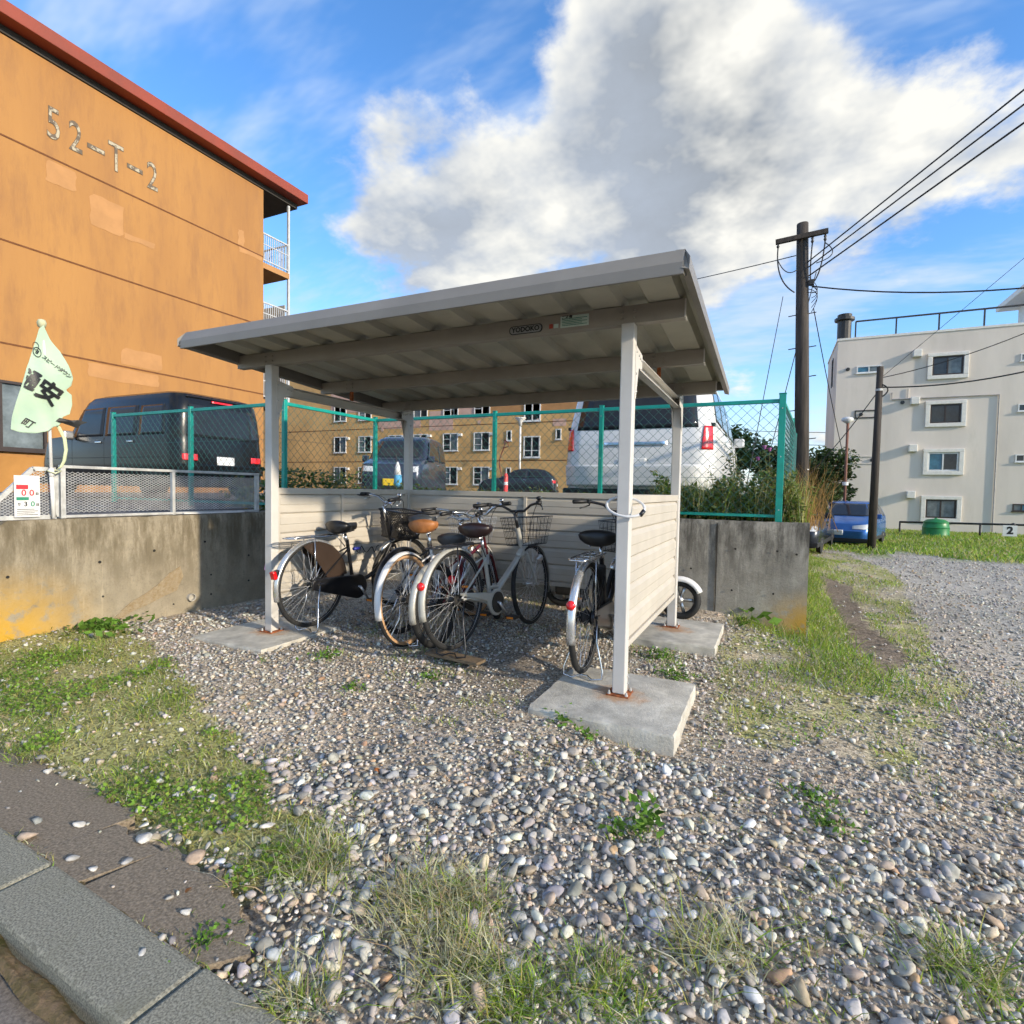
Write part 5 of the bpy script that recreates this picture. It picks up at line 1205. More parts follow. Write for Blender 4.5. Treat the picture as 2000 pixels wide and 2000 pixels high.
# ------------------------------------------------------------------ poles and wires
M['polec'] = mat('dark_pole', (.06,.048,.038), .85, var=.3, scale=3, stretch=(6,6,.4), bump=.2, bscale=20)
UP = thing('utility_pole', 'tall dark wooden utility pole with crossarm and step bolts', 'utility pole', (1.47, 13, -.4))
top = Vector((-.27,0,8.50)); MB().tube([(0,0,-.2), top*.5, top], [.185,.165,.135], 16).build('pole', M['polec'], UP, smooth=True)
upz = lambda z: Vector((top.x*z/top.z, 0, z))
ca_ = upz(8.12); ARM = MB().bar(ca_+Vector((-.62,-.17,-.05)), ca_+Vector((.56,-.17,.03)), .10, .11).build('crossarm', M['polec'], UP)
for dx in (-.56, .22, .50):
    p0 = ca_+Vector((dx,-.17,-.05)); ins = MB().lathe([(.02,0),(.035,-.05),(.02,-.08),(.04,-.12),(.02,-.16)], p0, 10); ins.build('insulator', M['darkmetal'], ARM, smooth=True)
    MB().tube(bez(p0+Vector((0,0,-.16)), p0+Vector((-.05,0,-1.0)), upz(6.75 if dx < 0 else 6.9)+Vector((-.18 if dx < 0 else .2,-.1,0)), 14), .017, 5).build('drop_wire', M['plastic'], UP, smooth=True)
MB().tube(bez(ca_+Vector((-.56,-.17,-.5)), upz(6.9)+Vector((-.4,-.2,.2)), upz(7.3)+Vector((-.13,-.15,0)), 12), .012, 5).build('drop_wire', M['plastic'], UP, smooth=True)
MB().tube(bez(ca_+Vector((.5,-.17,-.25)), upz(7.5)+Vector((.9,-.2,.0)), upz(7.4)+Vector((.3,-.15,0)), 12), .012, 5).build('drop_wire', M['plastic'], UP, smooth=True)
for z in (7.6, 6.85, 6.6, 5.1, 3.9, 2.2): MB().lathe([(.185-.006*z,-.025),(.185-.006*z,.025)], upz(z), 16).build('band', M['galv'], UP)
for k, z in enumerate((6.2, 5.35, 4.6, 3.75, 3.0)):
    for s in (-1, 1):
        if (k in (2, 4) and s < 0) or (k == 3 and s > 0): continue
        MB().tube([upz(z)+Vector((s*.12,0,0)), upz(z)+Vector((s*.32,0,.02*s))], .013, 5).build('step_bolt', M['darkmetal'], UP)
for k in range(5): MB().tube(bez(upz(6.7)+Vector((.12,-.1,.1*k)), upz(6.6)+Vector((.5,-.15,.2*random.random())), upz(6.2+.12*k)+Vector((.2,-.1,0)), 8), .010, 4).build('wire_loop', M['plastic'], UP, smooth=True)
MB().cbox(upz(6.95)+Vector((.2,-.1,0)), .12, .1, .14).build('junction_box', M['darkmetal'], UP, bevel=.01)
UPW = Vector((1.47,13,-.4))
def wire(a, b, sag, r, label, n=24):
    a, b = Vector(a), Vector(b); o = MB().tube([a.lerp(b, t)-Vector((0,0,sag*4*t*(1-t)))-a for t in np.linspace(0, 1, n)], r, 5).build('overhead_wire', M['plastic'], smooth=True); o.location = a
    return tag(o, label, 'overhead wire', 'overhead wires')
q = UPW+upz(7.3)
wire(q+Vector((.1,-.12,.16)), (9.8,.6,9.2), .0, .016, 'uppermost of three parallel wires running from the tall pole to the upper right')
wire(q+Vector((.12,-.12,.03)), (10.0,.8,8.98), .0, .016, 'middle of three parallel wires running from the tall pole to the upper right')
wire(q+Vector((.15,-.12,-.18)), (10.2,1.0,8.72), .0, .018, 'lowest of three parallel wires running from the tall pole to the upper right')
wire(UPW+upz(7.72)+Vector((-.15,0,0)), (-10.2,25.3,11.4), .15, .013, 'wire from the tall pole passing left behind the shelter roof')
wire(UPW+upz(6.85)+Vector((.22,-.1,0)), (13.0,12.5,7.15), 1.0, .018, 'sagging wire from the tall pole to the right above the cream block')
SPp = Vector((3.42,16,-.5))
SP = thing('small_pole', 'short leaning dark pole in front of the cream block', 'pole', SPp); MB().tube([(0,0,0),(.02,0,5.42)], [.115,.085], 12).build('pole', M['polec'], SP, smooth=True)
MB().lathe([(.10,-.03),(.10,.03)], (.02,0,4.75), 12).build('band', M['galv'], SP); MB().tube(bez((.08,-.05,4.9),(.35,-.1,4.75),(.1,-.05,4.55), 8), .02, 5).build('wire_loop', M['plastic'], SP, smooth=True)
spt = SPp+Vector((.05,0,5.1)); spm = SPp+Vector((.06,0,4.83))
wire(spt, (9.2,15.5,6.9), .35, .012, 'thin wire rising from the short pole to the right')
wire(spm, (9.5,15.5,5.45), .42, .02, 'thicker sagging wire from the short pole to the right')
wire(spt, (9.8,15,10.6), .0, .007, 'hair thin stay wire climbing from the short pole to the upper right')
wire(spm, (1.6,16.5,1.6), .12, .014, 'wire from the short pole down left toward the terrace corner')
wire(UPW+upz(6.3)+Vector((.25,-.1,0)), (2.95,19.5,2.6), .1, .012, 'service wire dropping from the tall pole to the thin lamp pole')
wire(UPW+upz(6.6)+Vector((-.45,-.2,.05)), (.2,9.0,.9), .0, .009, 'guy wire slanting down left from the tall pole')
wire(UPW+upz(7.0)+Vector((.3,-.1,.2)), (.35,13.8,.9), .0, .011, 'second guy wire slanting down behind the tall pole')
for k, zz in enumerate((7.9, 6.6, 5.3)): wire((-6,60,zz+.3), (12,62,zz-.4), .15, .03, ['top','middle','bottom'][k]+' of the far wires low in the sky behind the tall pole')
LP2 = thing('lamp_pole', 'thin rusty lamp pole near the corner of the cream block', 'lamp pole', (3.1, 20, -.5)); MB().tube([(0,0,0),(.0,0,4.3)], .045, 8).build('pole', mat('rusty_pole', (.20,.09,.06), .8), LP2, smooth=True)
MB().lathe([(.03,-.14),(.10,-.10),(.20,-.02),(.18,.06),(.05,.10)], (-.02,0,4.4), 12).build('lamp_head', M['whitef'], LP2, smooth=True); MB().lathe([(.1,-.06),(.1,.06)], (0,0,2.1), 10).build('collar', M['whitef'], LP2)
# ------------------------------------------------------------------ vehicles
def carpaint(name, c, metal=.3): return mat(name, c, .25, metal=metal, var=.04, scale=2, coat=.2, spec=.3)
M['cpblack'] = carpaint('black_car_paint', (.007,.0075,.008), 0); M['cpwhite'] = carpaint('white_car_paint', (.72,.72,.71), 0)
M['cpblue'] = carpaint('blue_car_paint', (.035,.13,.38), .3); M['cpdark'] = carpaint('dark_grey_car_paint', (.03,.035,.045), .4); M['cpgrey'] = carpaint('slate_car_paint', (.05,.06,.085), .4)
M['carglass'] = mat('car_glass', (.02,.023,.028), .10, var=.1, spec=.3); M['trim'] = mat('black_trim', (.015,.015,.015), .6)
M['yplate'] = mat('yellow_plate', (.75,.52,.03), .5, var=.05); M['wplate'] = mat('white_plate', (.7,.7,.68), .5, var=.05); M['clearlens'] = mat('clear_lens', (.55,.57,.58), .1, var=.1, coat=.5)
def car(label, cat, loc, yaw, paint, S, belt, roofz, side, front, rear, wheels, R=.31, plate='wplate', mirror=True, tail=None, head=None, group='parked vehicles', handles=(), lines=(), extras=None):
    """S: horizontal slices (z, x_rear, x_front, half_width, corner_radius)"""
    C = thing('parked_vehicle', label, cat, loc, (0,0,yaw), group)
    zs = [s[0] for s in S]; I = lambda z, k: float(np.interp(z, zs, [s[k] for s in S]))
    rings = []
    for z, xr, xf, w, r in S:
        pts = []
        for cx, cy, a0 in ((xf-r,w-r,0),(xr+r,w-r,90),(xr+r,-w+r,180),(xf-r,-w+r,270)):
            pts += [(cx+r*cos(RAD(a0+90*i/5)), cy+r*sin(RAD(a0+90*i/5)), z) for i in range(6)]
        rings.append(pts)
    body = MB().loft(rings).build('body', M[paint], C, angle=32)
    for poly in side:
        for s in (1, -1):
            sheet_(poly, lambda x, z: (x, s*(I(z,3)+.003), z)).build('side_window', M['carglass'], C, smooth=True, thick=.004)
    def endglass(poly, k, sgn, name, m_='carglass', off=.006):
        def pos(y, z):
            r = I(z,4); w = I(z,3); e = max(0., abs(y)-(w-r)); return (I(z,k)+sgn*off-sgn*(r-math.sqrt(max(0., r*r-min(e, r*.98)**2))), y, z)
        return sheet_(poly, pos).build(name, M[m_], C, smooth=True, thick=.006)
    if front: endglass(front, 2, 1, 'windscreen')
    if rear: endglass(rear, 1, -1, 'rear_window')
    for x in wheels:
        for s in (1, -1):
            w = I(R,3); MB().lathe([(R+.055,0),(R+.055,.004)], (0,0,0), 24, Matrix.Rotation(-s*pi/2, 3, 'X')).xf(Matrix.Translation((x, s*(w+.001), R+.02))).build('wheel_arch', M['trim'], C)
            t = MB().lathe([(R*.62,-.10),(R-.02,-.10),(R,-.06),(R,.0),(R-.02,.018),(R*.66,.018)], (0,0,0), 24, Matrix.Rotation(-s*pi/2, 3, 'X')).xf(Matrix.Translation((x, s*(w-.01), R))).build('wheel', M['rubber'], C, angle=40)
            MB().lathe([(R*.65,.004),(R*.55,.008),(R*.15,.012),(0,.014)], (0,0,0), 18, Matrix.Rotation(-s*pi/2, 3, 'X')).xf(Matrix.Translation((x, s*(w-.004), R))).build('rim', M['alloy'], t, angle=40)
    for nm, polys, k, sgn, mm in (('tail_light', tail, 1, -1, 'redlens'), ('headlight', head, 2, 1, 'clearlens')):
        for poly in (polys or []):
            for s in (1, -1): endglass([(s*y, z) for y, z in poly], k, sgn, nm, mm, .010)
    for kx, sgn, on in ((1,-1,rear), (2,1,front)):
        zc = .62 if kx == 1 else .5
        zc = plate_z.get((label, kx), zc); endglass([(-.165,zc-.08),(.165,zc-.08),(.165,zc+.08),(-.165,zc+.08)], kx, sgn, 'number_plate', plate, .014)
    if mirror:
        mx, mz = mirror
        for s in (1, -1): MB().cbox((mx, s*(I(mz,3)+.10), mz), .09, .17, .15).build('door_mirror', M[paint if paint != 'cpblack' else 'alloy'], C, bevel=.03)
    for (x, z) in handles:
        for s in (1, -1): MB().cbox((x, s*(I(z,3)+.015), z), .16, .025, .028).build('door_handle', M['chrome'], C, bevel=.008)
    for (x0, z0, x1, z1) in lines:
        for s in (1, -1): MB().bar((x0, s*(I(z0,3)+.001), z0), (x1, s*(I(z1,3)+.001), z1), .006, .008, (0,0,1)).build('door_seam', M['trim'], C)
    w0 = S[1][3]; MB().box(S[1][1]-.012, S[1][2]+.012, -w0-.008, w0+.008, .20, .33).build('sill_trim', M['trim'], C, bevel=.02)
    if extras: extras(C, I, endglass)
    return C
plate_z = {}
def sheet_(poly, pos, nu=8, nv=10):
    a, b, c, d = [Vector((*q, 0)) for q in poly]; mb = MB(); vs = []
    for j in range(nv+1):
        l = a.lerp(d, j/nv); r = b.lerp(c, j/nv)
        for i in range(nu+1): q = l.lerp(r, i/nu); vs.append(pos(q.x, q.y))
    return mb.add(vs, [(j*(nu+1)+i, j*(nu+1)+i+1, (j+1)*(nu+1)+i+1, (j+1)*(nu+1)+i) for j in range(nv) for i in range(nu)])
# black box-shaped wagon, rear toward the shelter
S = [(.18,.05,3.82,.78,.2),(.30,.02,3.88,.84,.2),(.55,.0,3.90,.845,.22),(.88,.02,3.84,.845,.25),(.98,.03,3.70,.84,.25),(1.02,.035,3.05,.835,.22),(1.35,.06,2.80,.80,.22),(1.55,.09,2.62,.765,.22),(1.62,.14,2.50,.735,.22),(1.66,.26,2.30,.66,.25),(1.68,.5,2.0,.5,.3)]; S = [(a*1.04, b, c, d, e) for a, b, c, d, e in S]
def ex_van(C, I, eg):
    eg([(-.20,1.585),(.20,1.585),(.20,1.615),(-.20,1.615)], 1, -1, 'brake_light', 'redlens', .02); MB().box(.08,.32,-.62,.62,1.618,1.66).build('rear_spoiler', M['cpblack'], C, bevel=.02)
    MB().cbox((1.9,0,1.71), .06, .02, .02).build('aerial', M['trim'], C)
    eg([(-.80,.40),(.80,.40),(.80,.56),(-.80,.56)], 1, -1, 'bumper', 'cpblack', .05)
car('black box-shaped wagon parked nose left behind the green fence', 'car', (-7.62,3.22,TZ+.05), RAD(181), 'cpblack', S, .98, 1.6, [[(.30,1.02),(.95,1.02),(.95,1.5),(.36,1.5)],[(1.02,1.02),(1.85,1.02),(1.85,1.51),(1.02,1.51)],[(1.92,1.02),(2.78,1.02),(2.55,1.5),(1.92,1.51)]],
    [(-.68,1.05),(.68,1.05),(.62,1.52),(-.62,1.52)], [(-.66,1.0),(.66,1.0),(.60,1.52),(-.60,1.52)], (.62,3.15), .30, mirror=(2.75,1.05), tail=[[(.5,.62),(.74,.62),(.74,.72),(.5,.72)]], head=[[(.45,.62),(.72,.62),(.72,.78),(.45,.78)]], handles=((1.15,.92),(2.02,.92)), lines=((.98,.35,.98,1.0),(1.88,.35,1.88,1.0),(2.82,.40,2.82,1.0),(.3,.66,3.6,.66)), extras=ex_van)
# white people carrier seen from behind
S = [(.18,.05,4.6,.84,.25),(.32,.0,4.70,.90,.25),(.60,-.02,4.74,.925,.25),(.95,.02,4.60,.92,.25),(1.08,.04,4.2,.91,.25),(1.14,.05,3.75,.90,.25),(1.45,.12,3.35,.85,.25),(1.72,.22,2.95,.785,.25),(1.84,.32,2.7,.73,.3),(1.88,.5,2.4,.6,.35)]
def ex_white(C, I, eg):
    eg([(-.88,.36),(.88,.36),(.88,.62),(-.88,.62)], 1, -1, 'bumper', 'cpwhite', .06); eg([(-.40,.86),(.40,.86),(.40,.90),(-.40,.90)], 1, -1, 'chrome_trim', 'chrome', .016); MB().box(.24,.5,-.62,.62,1.80,1.855).build('rear_spoiler', M['cpwhite'], C, bevel=.02)
    for s in (1,-1): MB().box(.16,4.0,s*.885-.02,s*.885+.02,1.08,1.12).build('belt_trim', M['trim'], C)
car('white people carrier seen from behind beyond the shelter', 'car', (-.80,3.62,TZ), RAD(90), 'cpwhite', S, 1.14, 1.85, [[(.38,1.16),(1.3,1.16),(1.3,1.68),(.48,1.68)],[(1.38,1.16),(2.4,1.16),(2.4,1.69),(1.38,1.69)],[(2.48,1.16),(3.62,1.16),(3.1,1.66),(2.48,1.69)]],
    [(-.75,1.2),(.75,1.2),(.66,1.7),(-.66,1.7)], [(-.74,1.06),(.74,1.06),(.66,1.70),(-.66,1.70)], (.85,3.65), .33, mirror=(3.4,1.15), tail=[[(.78,.80),(.90,.80),(.885,1.08),(.80,1.08)]], head=[[(.55,.7),(.85,.7),(.85,.88),(.55,.85)]], handles=((1.5,.95),(2.55,.95)), lines=((1.34,.35,1.34,1.1),(2.44,.35,2.44,1.1),(3.6,.4,3.6,1.1)), extras=ex_white)
# small dark wagon with a yellow plate, facing the shelter
S = [(.18,.05,3.3,.66,.15),(.30,.0,3.38,.71,.2),(.60,0,3.39,.735,.2),(.85,.02,3.30,.735,.22),(.95,.03,3.0,.73,.22),(.99,.04,2.75,.72,.2),(1.3,.08,2.45,.69,.2),(1.52,.14,2.2,.65,.2),(1.60,.25,1.95,.58,.22),(1.63,.5,1.7,.45,.3)]
plate_z[('small dark wagon with a yellow plate facing the shelter', 2)] = .42
kei_side = [[(.3,1.0),(1.1,1.0),(1.1,1.46),(.36,1.46)],[(1.18,1.0),(2.6,1.0),(2.2,1.46),(1.18,1.46)]]
car('small dark wagon with a yellow plate facing the shelter', 'car', (-8.55,10.3,TZ), RAD(-68), 'cpgrey', S, .99, 1.6, kei_side, [(-.62,1.03),(.62,1.03),(.56,1.5),(-.56,1.5)], [(-.58,1.0),(.58,1.0),(.54,1.5),(-.54,1.5)], (.5,2.85), .28, plate='yplate', mirror=(2.62,1.0), tail=[[(.5,.7),(.7,.7),(.7,.95),(.5,.95)]], head=[[(.38,.66),(.66,.66),(.66,.80),(.38,.78)]], handles=((1.3,.9),), lines=((1.14,.35,1.14,.98),(2.62,.4,2.62,.98)))
# far hatchback
S = [(.18,.1,4.2,.78,.2),(.30,.0,4.28,.84,.25),(.55,.0,4.30,.86,.28),(.78,.03,4.15,.86,.3),(.88,.05,3.9,.855,.3),(.96,.08,3.15,.84,.25),(1.25,.35,2.55,.74,.25),(1.42,.65,2.2,.64,.25),(1.48,.95,1.9,.5,.3)]
hs = [[(.55,.98),(1.5,.98),(1.5,1.38),(.85,1.38)],[(1.58,.98),(2.85,.98),(2.3,1.38),(1.58,1.38)]]
hf = [(-.70,1.0),(.70,1.0),(.58,1.40),(-.58,1.40)]
car('dark hatchback parked by the tan block', 'car', (-10.0,25.2,TZ), RAD(195), 'cpdark', S, .96, 1.45, hs, hf, hf, (.75,3.4), .31, mirror=(2.75,1.0), tail=[[(.5,.7),(.82,.7),(.82,.85),(.5,.85)]], head=[[(.4,.62),(.8,.62),(.8,.78),(.4,.72)]], handles=((.9,.85),(1.7,.85)), lines=((1.54,.35,1.54,.96),(2.9,.4,2.9,.96)))
car('blue hatchback parked on the grass below the cream block', 'car', (3.75,21.3,gz1(3.5,18.6)), RAD(-105), 'cpblue', S, .96, 1.45, hs, hf, hf, (.75,3.4), .31, mirror=(2.75,1.0), tail=[[(.5,.7),(.82,.7),(.82,.85),(.5,.85)]], head=[[(.4,.62),(.8,.62),(.8,.78),(.4,.72)]], handles=((.9,.85),(1.7,.85)))
car('dark vehicle half hidden behind the end of the grey wall', 'car', (1.75,17.4,gz1(2.0,16)), RAD(-100), 'cpdark', S, .96, 1.45, hs, hf, hf, (.75,3.4), .31, mirror=(2.75,1.0), tail=[[(.5,.7),(.82,.7),(.82,.85),(.5,.85)]], head=[[(.4,.62),(.8,.62),(.8,.78),(.4,.72)]])
# odds and ends on the terrace
um = thing('beach_parasol', 'folded blue and white parasol standing on the terrace', 'parasol', (-6.12,6.0,TZ)); bl_ = mat('blue_cloth', (.10,.38,.62), .8)
MB().tube([(0,0,0),(-.08,0,.98)], .014, 8).build('pole', M['darkmetal'], um, smooth=True); MB().lathe([(.03,.30),(.085,.36),(.075,.55)], (-.03,0,0), 12).build('canopy', bl_, um, smooth=True); MB().lathe([(.075,.55),(.05,.72),(.015,.82)], (-.04,0,0), 12).build('canopy_tip', M['whitep'], um, smooth=True)
cn = thing('marker_post', 'short red plastic marker post near the dark hatchback', 'marker post', (-5.67,10.0,TZ)); MB().lathe([(.16,0),(.16,.03),(.06,.05),(.055,.66),(.035,.72),(0,.73)], (0,0,0), 14).build('post', mat('red_plastic', (.75,.07,.06), .45), cn, smooth=True); MB().lathe([(.057,.42),(.057,.50)], (0,0,0), 14).build('band', M['whitep'], cn)
# ------------------------------------------------------------------ gravel
def ico(sub):
    import bmesh
    bm = bmesh.new(); bmesh.ops.create_icosphere(bm, subdivisions=sub, radius=1.0); V = np.array([v.co[:] for v in bm.verts]); F = np.array([[v.index for v in f.verts] for f in bm.faces]); bm.free(); return V, F
ICO = {1: ico(1), 2: ico(2)}
def rotm(n, tilt):
    a = rng.uniform(0, 2*pi, n); b = rng.normal(0, tilt, n); c = rng.normal(0, tilt, n); z = np.zeros(n); o = np.ones(n)
    Rz = np.stack([np.cos(a),-np.sin(a),z, np.sin(a),np.cos(a),z, z,z,o], -1).reshape(n,3,3); Rx = np.stack([o,z,z, z,np.cos(b),-np.sin(b), z,np.sin(b),np.cos(b)], -1).reshape(n,3,3); Ry = np.stack([np.cos(c),z,np.sin(c), z,o,z, -np.sin(c),z,np.cos(c)], -1).reshape(n,3,3)
    return Rx @ Ry @ Rz
PAL = np.array([(.46,.44,.42),(.40,.385,.365),(.31,.305,.30),(.25,.25,.26),(.54,.51,.47),(.44,.385,.31),(.36,.30,.24),(.17,.17,.18),(.60,.58,.55),(.40,.27,.18),(.33,.335,.37)]); PW = np.array([.17,.17,.14,.11,.10,.09,.07,.06,.04,.015,.06]); PW /= PW.sum(); PAL = np.clip(PAL*1.42*np.array([1.04,1.0,.91]), 0, .76)
def stones(P, size, sub, tilt=.35):
    n = len(P); V0, F0 = ICO[sub]; k = len(V0); var = []
    for s in range(10):
        r = np.random.default_rng(100+s); q = V0.copy()
        for _ in range(3):
            d = r.standard_normal(3); d /= np.linalg.norm(d); q = q*(1+.16*np.sin(2.2*(V0 @ d)+r.uniform(0, 6))[:, None])
        for _ in range(5):
            d = r.standard_normal(3); d /= np.linalg.norm(d); h = q @ d; q = q - np.clip(h-r.uniform(.45, .75), 0, 1)[:, None]*d*.92
        var.append(q)
    var = np.array(var)[rng.integers(0, 10, n)]
    sc = np.stack([size*rng.uniform(.85, 1.35, n), size*rng.uniform(.65, 1.0, n), size*rng.uniform(.42, .72, n)], -1)
    V = (var*sc[:, None, :]) @ np.transpose(rotm(n, tilt), (0, 2, 1)) + P[:, None, :]
    col = PAL[rng.choice(len(PAL), n, p=PW)]*rng.uniform(.72, 1.18, (n, 1))*rng.normal(1, .03, (n, 3))
    return V.reshape(-1, 3), (F0[None]+(np.arange(n)*k)[:, None, None]).reshape(-1, 3), np.repeat(np.clip(col, .02, .8), k, 0)
rv = np.array(c_r); uv = np.array(c_u); fv = np.array(c_f); cp = np.array(CAM)
def seen(x, y, z, mg=1.22):
    d = np.stack([x, y, z], -1)-cp; dz = d @ fv; return (dz > .3) & (np.abs(d @ rv) < dz*.94*mg+.25) & (np.abs(d @ uv) < dz*.94*mg+.25), dz
PADS = [(-3.16,-2.42,-.39,.37),(-.388,.366,-.412,.372),(-.36,.395,1.25,2.08),(-3.1,-2.4,1.4,2.1)]
def jgrid(x0, x1, y0, y1, s):
    X, Y = np.meshgrid(np.arange(x0, x1, s), np.arange(y0, y1, s)); n = X.size
    return X.ravel()+rng.uniform(-.5, .5, n)*s, Y.ravel()+rng.uniform(-.5, .5, n)*s
def allowed(x, y, pz):
    """probability that a stone lies here"""
    gl, gr, dp, lw = zones(x, y); p = np.ones(len(x)); p[gl] = .20; p[gr] = .48; p[dp] = .10; p[lw] = .02
    for a, b, c, d in PADS: p[(x > a-.015) & (x < b+.015) & (y > c-.015) & (y < d+.015)] = 0
    p[(y < KY(x)+.01)] = 0; p[(y < KY(x)-.2) & (y > KY(x)-.29)] = .16; p[(y < -1.80-.14*np.clip((x+1.6)/1.1, 0, 1)) & (x < -.52) & (y > KY(x))] = .02; p[(x < -3.89)] = 0; p[(y > 2.57) & (x < 1.08)] = 0
    dk = np.exp(-(((x+.80)/.42)**2+((y-.30)/.5)**2)); p *= 1-.75*dk
    return p*pz
def build_gravel():
    out = []
    # coarse pebbles: larger toward the road, finer by the shelter
    def layer(x0, x1, y0, y1, s, smin, smax, sub, dmin, dmax, prob, lift=.25, coarse=None, nz=.0):
        x, y = jgrid(x0, x1, y0, y1, s); z = np.where(y < KY(x)-.1, -.155, np.where((x < -.52) & (y < -1.80-.14*np.clip((x+1.6)/1.1, 0, 1)), -.102, gz(x, y))); ok, dz = seen(x, y, z); dist = np.hypot(x-cp[0], y-cp[1]); n = len(x)
        pr = allowed(x, y, prob)
        if coarse is not None:
            c = np.clip(.62+.8*wob(x, y, 2.2, 41)+np.clip(-.6-y, 0, 2)*.4+np.clip(x-.4, 0, 2)*.2-.55*np.exp(-((x+.35)/.6)**2-((y+.35)/.45)**2), .12, 1); pr = pr*(c if coarse else 1.0)
        ok &= (dist > dmin) & (dist <= dmax) & (rng.random(n) < pr); x, y, z = x[ok], y[ok], z[ok]; n = len(x)
        size = smin*(smax/smin)**(rng.random(n)**1.7)
        P = np.stack([x, y, z+size*lift+.004], -1); out.append(stones(P, size, sub))
    layer(-2.2, 3.6, -2.2, 1.2, .040, .012, .032, 2, 0, 2.6, .85, coarse=True)
    layer(-2.2, 3.6, -2.2, 1.2, .028, .008, .019, 1, 0, 2.6, .97, lift=.18)
    layer(-2.2, 3.6, -2.2, 1.2, .018, .0045, .008, 1, 0, 2.1, .6, lift=.12)
    layer(-4, 6, -2.2, 3.2, .044, .012, .026, 1, 2.6, 6.0, .8, coarse=True)
    layer(-4, 6, -2.2, 3.2, .027, .006, .014, 1, 2.6, 5.4, .85, lift=.15)
    layer(-2.6, 1.0, -2.5, -2.2, .026, .004, .013, 1, 0, 3.4, 1.0, lift=.3)
    layer(-1.0, 9, -1.5, 11, .060, .012, .026, 1, 6.0, 11.0, .6)
    layer(1.0, 14, 4, 18, .11, .018, .034, 1, 11.0, 19.0, .55)
    V = []; F = []; Cc = []; o = 0
    for v, f, c in out: V.append(v); F.append(f+o); Cc.append(c); o += len(v)
    g = npmesh('gravel', np.concatenate(V), np.concatenate(F), M['stone'], np.concatenate(Cc)); tag(g, 'rounded grey and tan pebbles covering the yard', 'gravel', kind='stuff')
    print('gravel tris', len(g.data.polygons))
build_gravel()
# ------------------------------------------------------------------ blades and leaves
def blades(x, y, z, h, w, lean, col, curl=.5):
    n = len(x); a = rng.uniform(0, 2*pi, n); dx, dy = np.cos(a), np.sin(a); b = a+pi/2+rng.normal(0, .5, n); sx, sy = np.cos(b)*w/2, np.sin(b)*w/2; L = lean*h
    def pt(t, k): return np.stack([x+dx*L*t**(1+curl)+sx*k, y+dy*L*t**(1+curl)+sy*k, z+h*t*(1-.25*lean*t)], -1)
    V = np.stack([pt(0, -1), pt(0, 1), pt(.5, -.8), pt(.5, .8), pt(1.0, 0)], 1)
    F = np.array([(0,1,3),(0,3,2),(2,3,4)])[None]+(np.arange(n)*5)[:, None, None]
    return V.reshape(-1, 3), F.reshape(-1, 3), np.repeat(col, 5, 0)
def leaves(P, size, col, up=.5, asp=.55):
    n = len(P); d = rng.standard_normal((n, 3)); d[:, 2] = d[:, 2]*.5+up*.4; d /= np.linalg.norm(d, axis=1)[:, None]
    nrm = rng.standard_normal((n, 3)); nrm[:, 2] += up*2.2; s = np.cross(d, nrm); s /= np.linalg.norm(s, axis=1)[:, None]; n2 = np.cross(s, d)
    L = size[:, None]; V = np.stack([P, P+d*L*.45-s*L*asp*.5+n2*L*.07, P+d*L, P+d*L*.45+s*L*asp*.5+n2*L*.07], 1)
    F = np.array([(0,1,2),(0,2,3)])[None]+(np.arange(n)*4)[:, None, None]
    return V.reshape(-1, 3), F.reshape(-1, 3), np.repeat(col, 4, 0)
def merge(parts):
    V = []; F = []; C = []; o = 0
    for v, f, c in parts: V.append(v); F.append(f+o); C.append(c); o += len(v)
    return np.concatenate(V), np.concatenate(F), np.concatenate(C)
GREEN = np.array((.36,.50,.065)); YEL = np.array((.60,.56,.16)); STRAW = np.array((.78,.65,.38)); RUSTY = np.array((.36,.19,.07)); DEEP = np.array((.16,.30,.05))
def gcol(n, dry, deep=.3, straw=.45):
    """dry 0..1 array"""
    r = rng.random(n); c = np.where((r < dry)[:, None], np.where((rng.random(n) < straw)[:, None], STRAW, YEL), np.where((rng.random(n) < deep)[:, None], DEEP, GREEN))
    return np.clip(c*rng.normal(1, .2, (n, 1))*rng.normal(1, .06, (n, 3)), .01, .7)
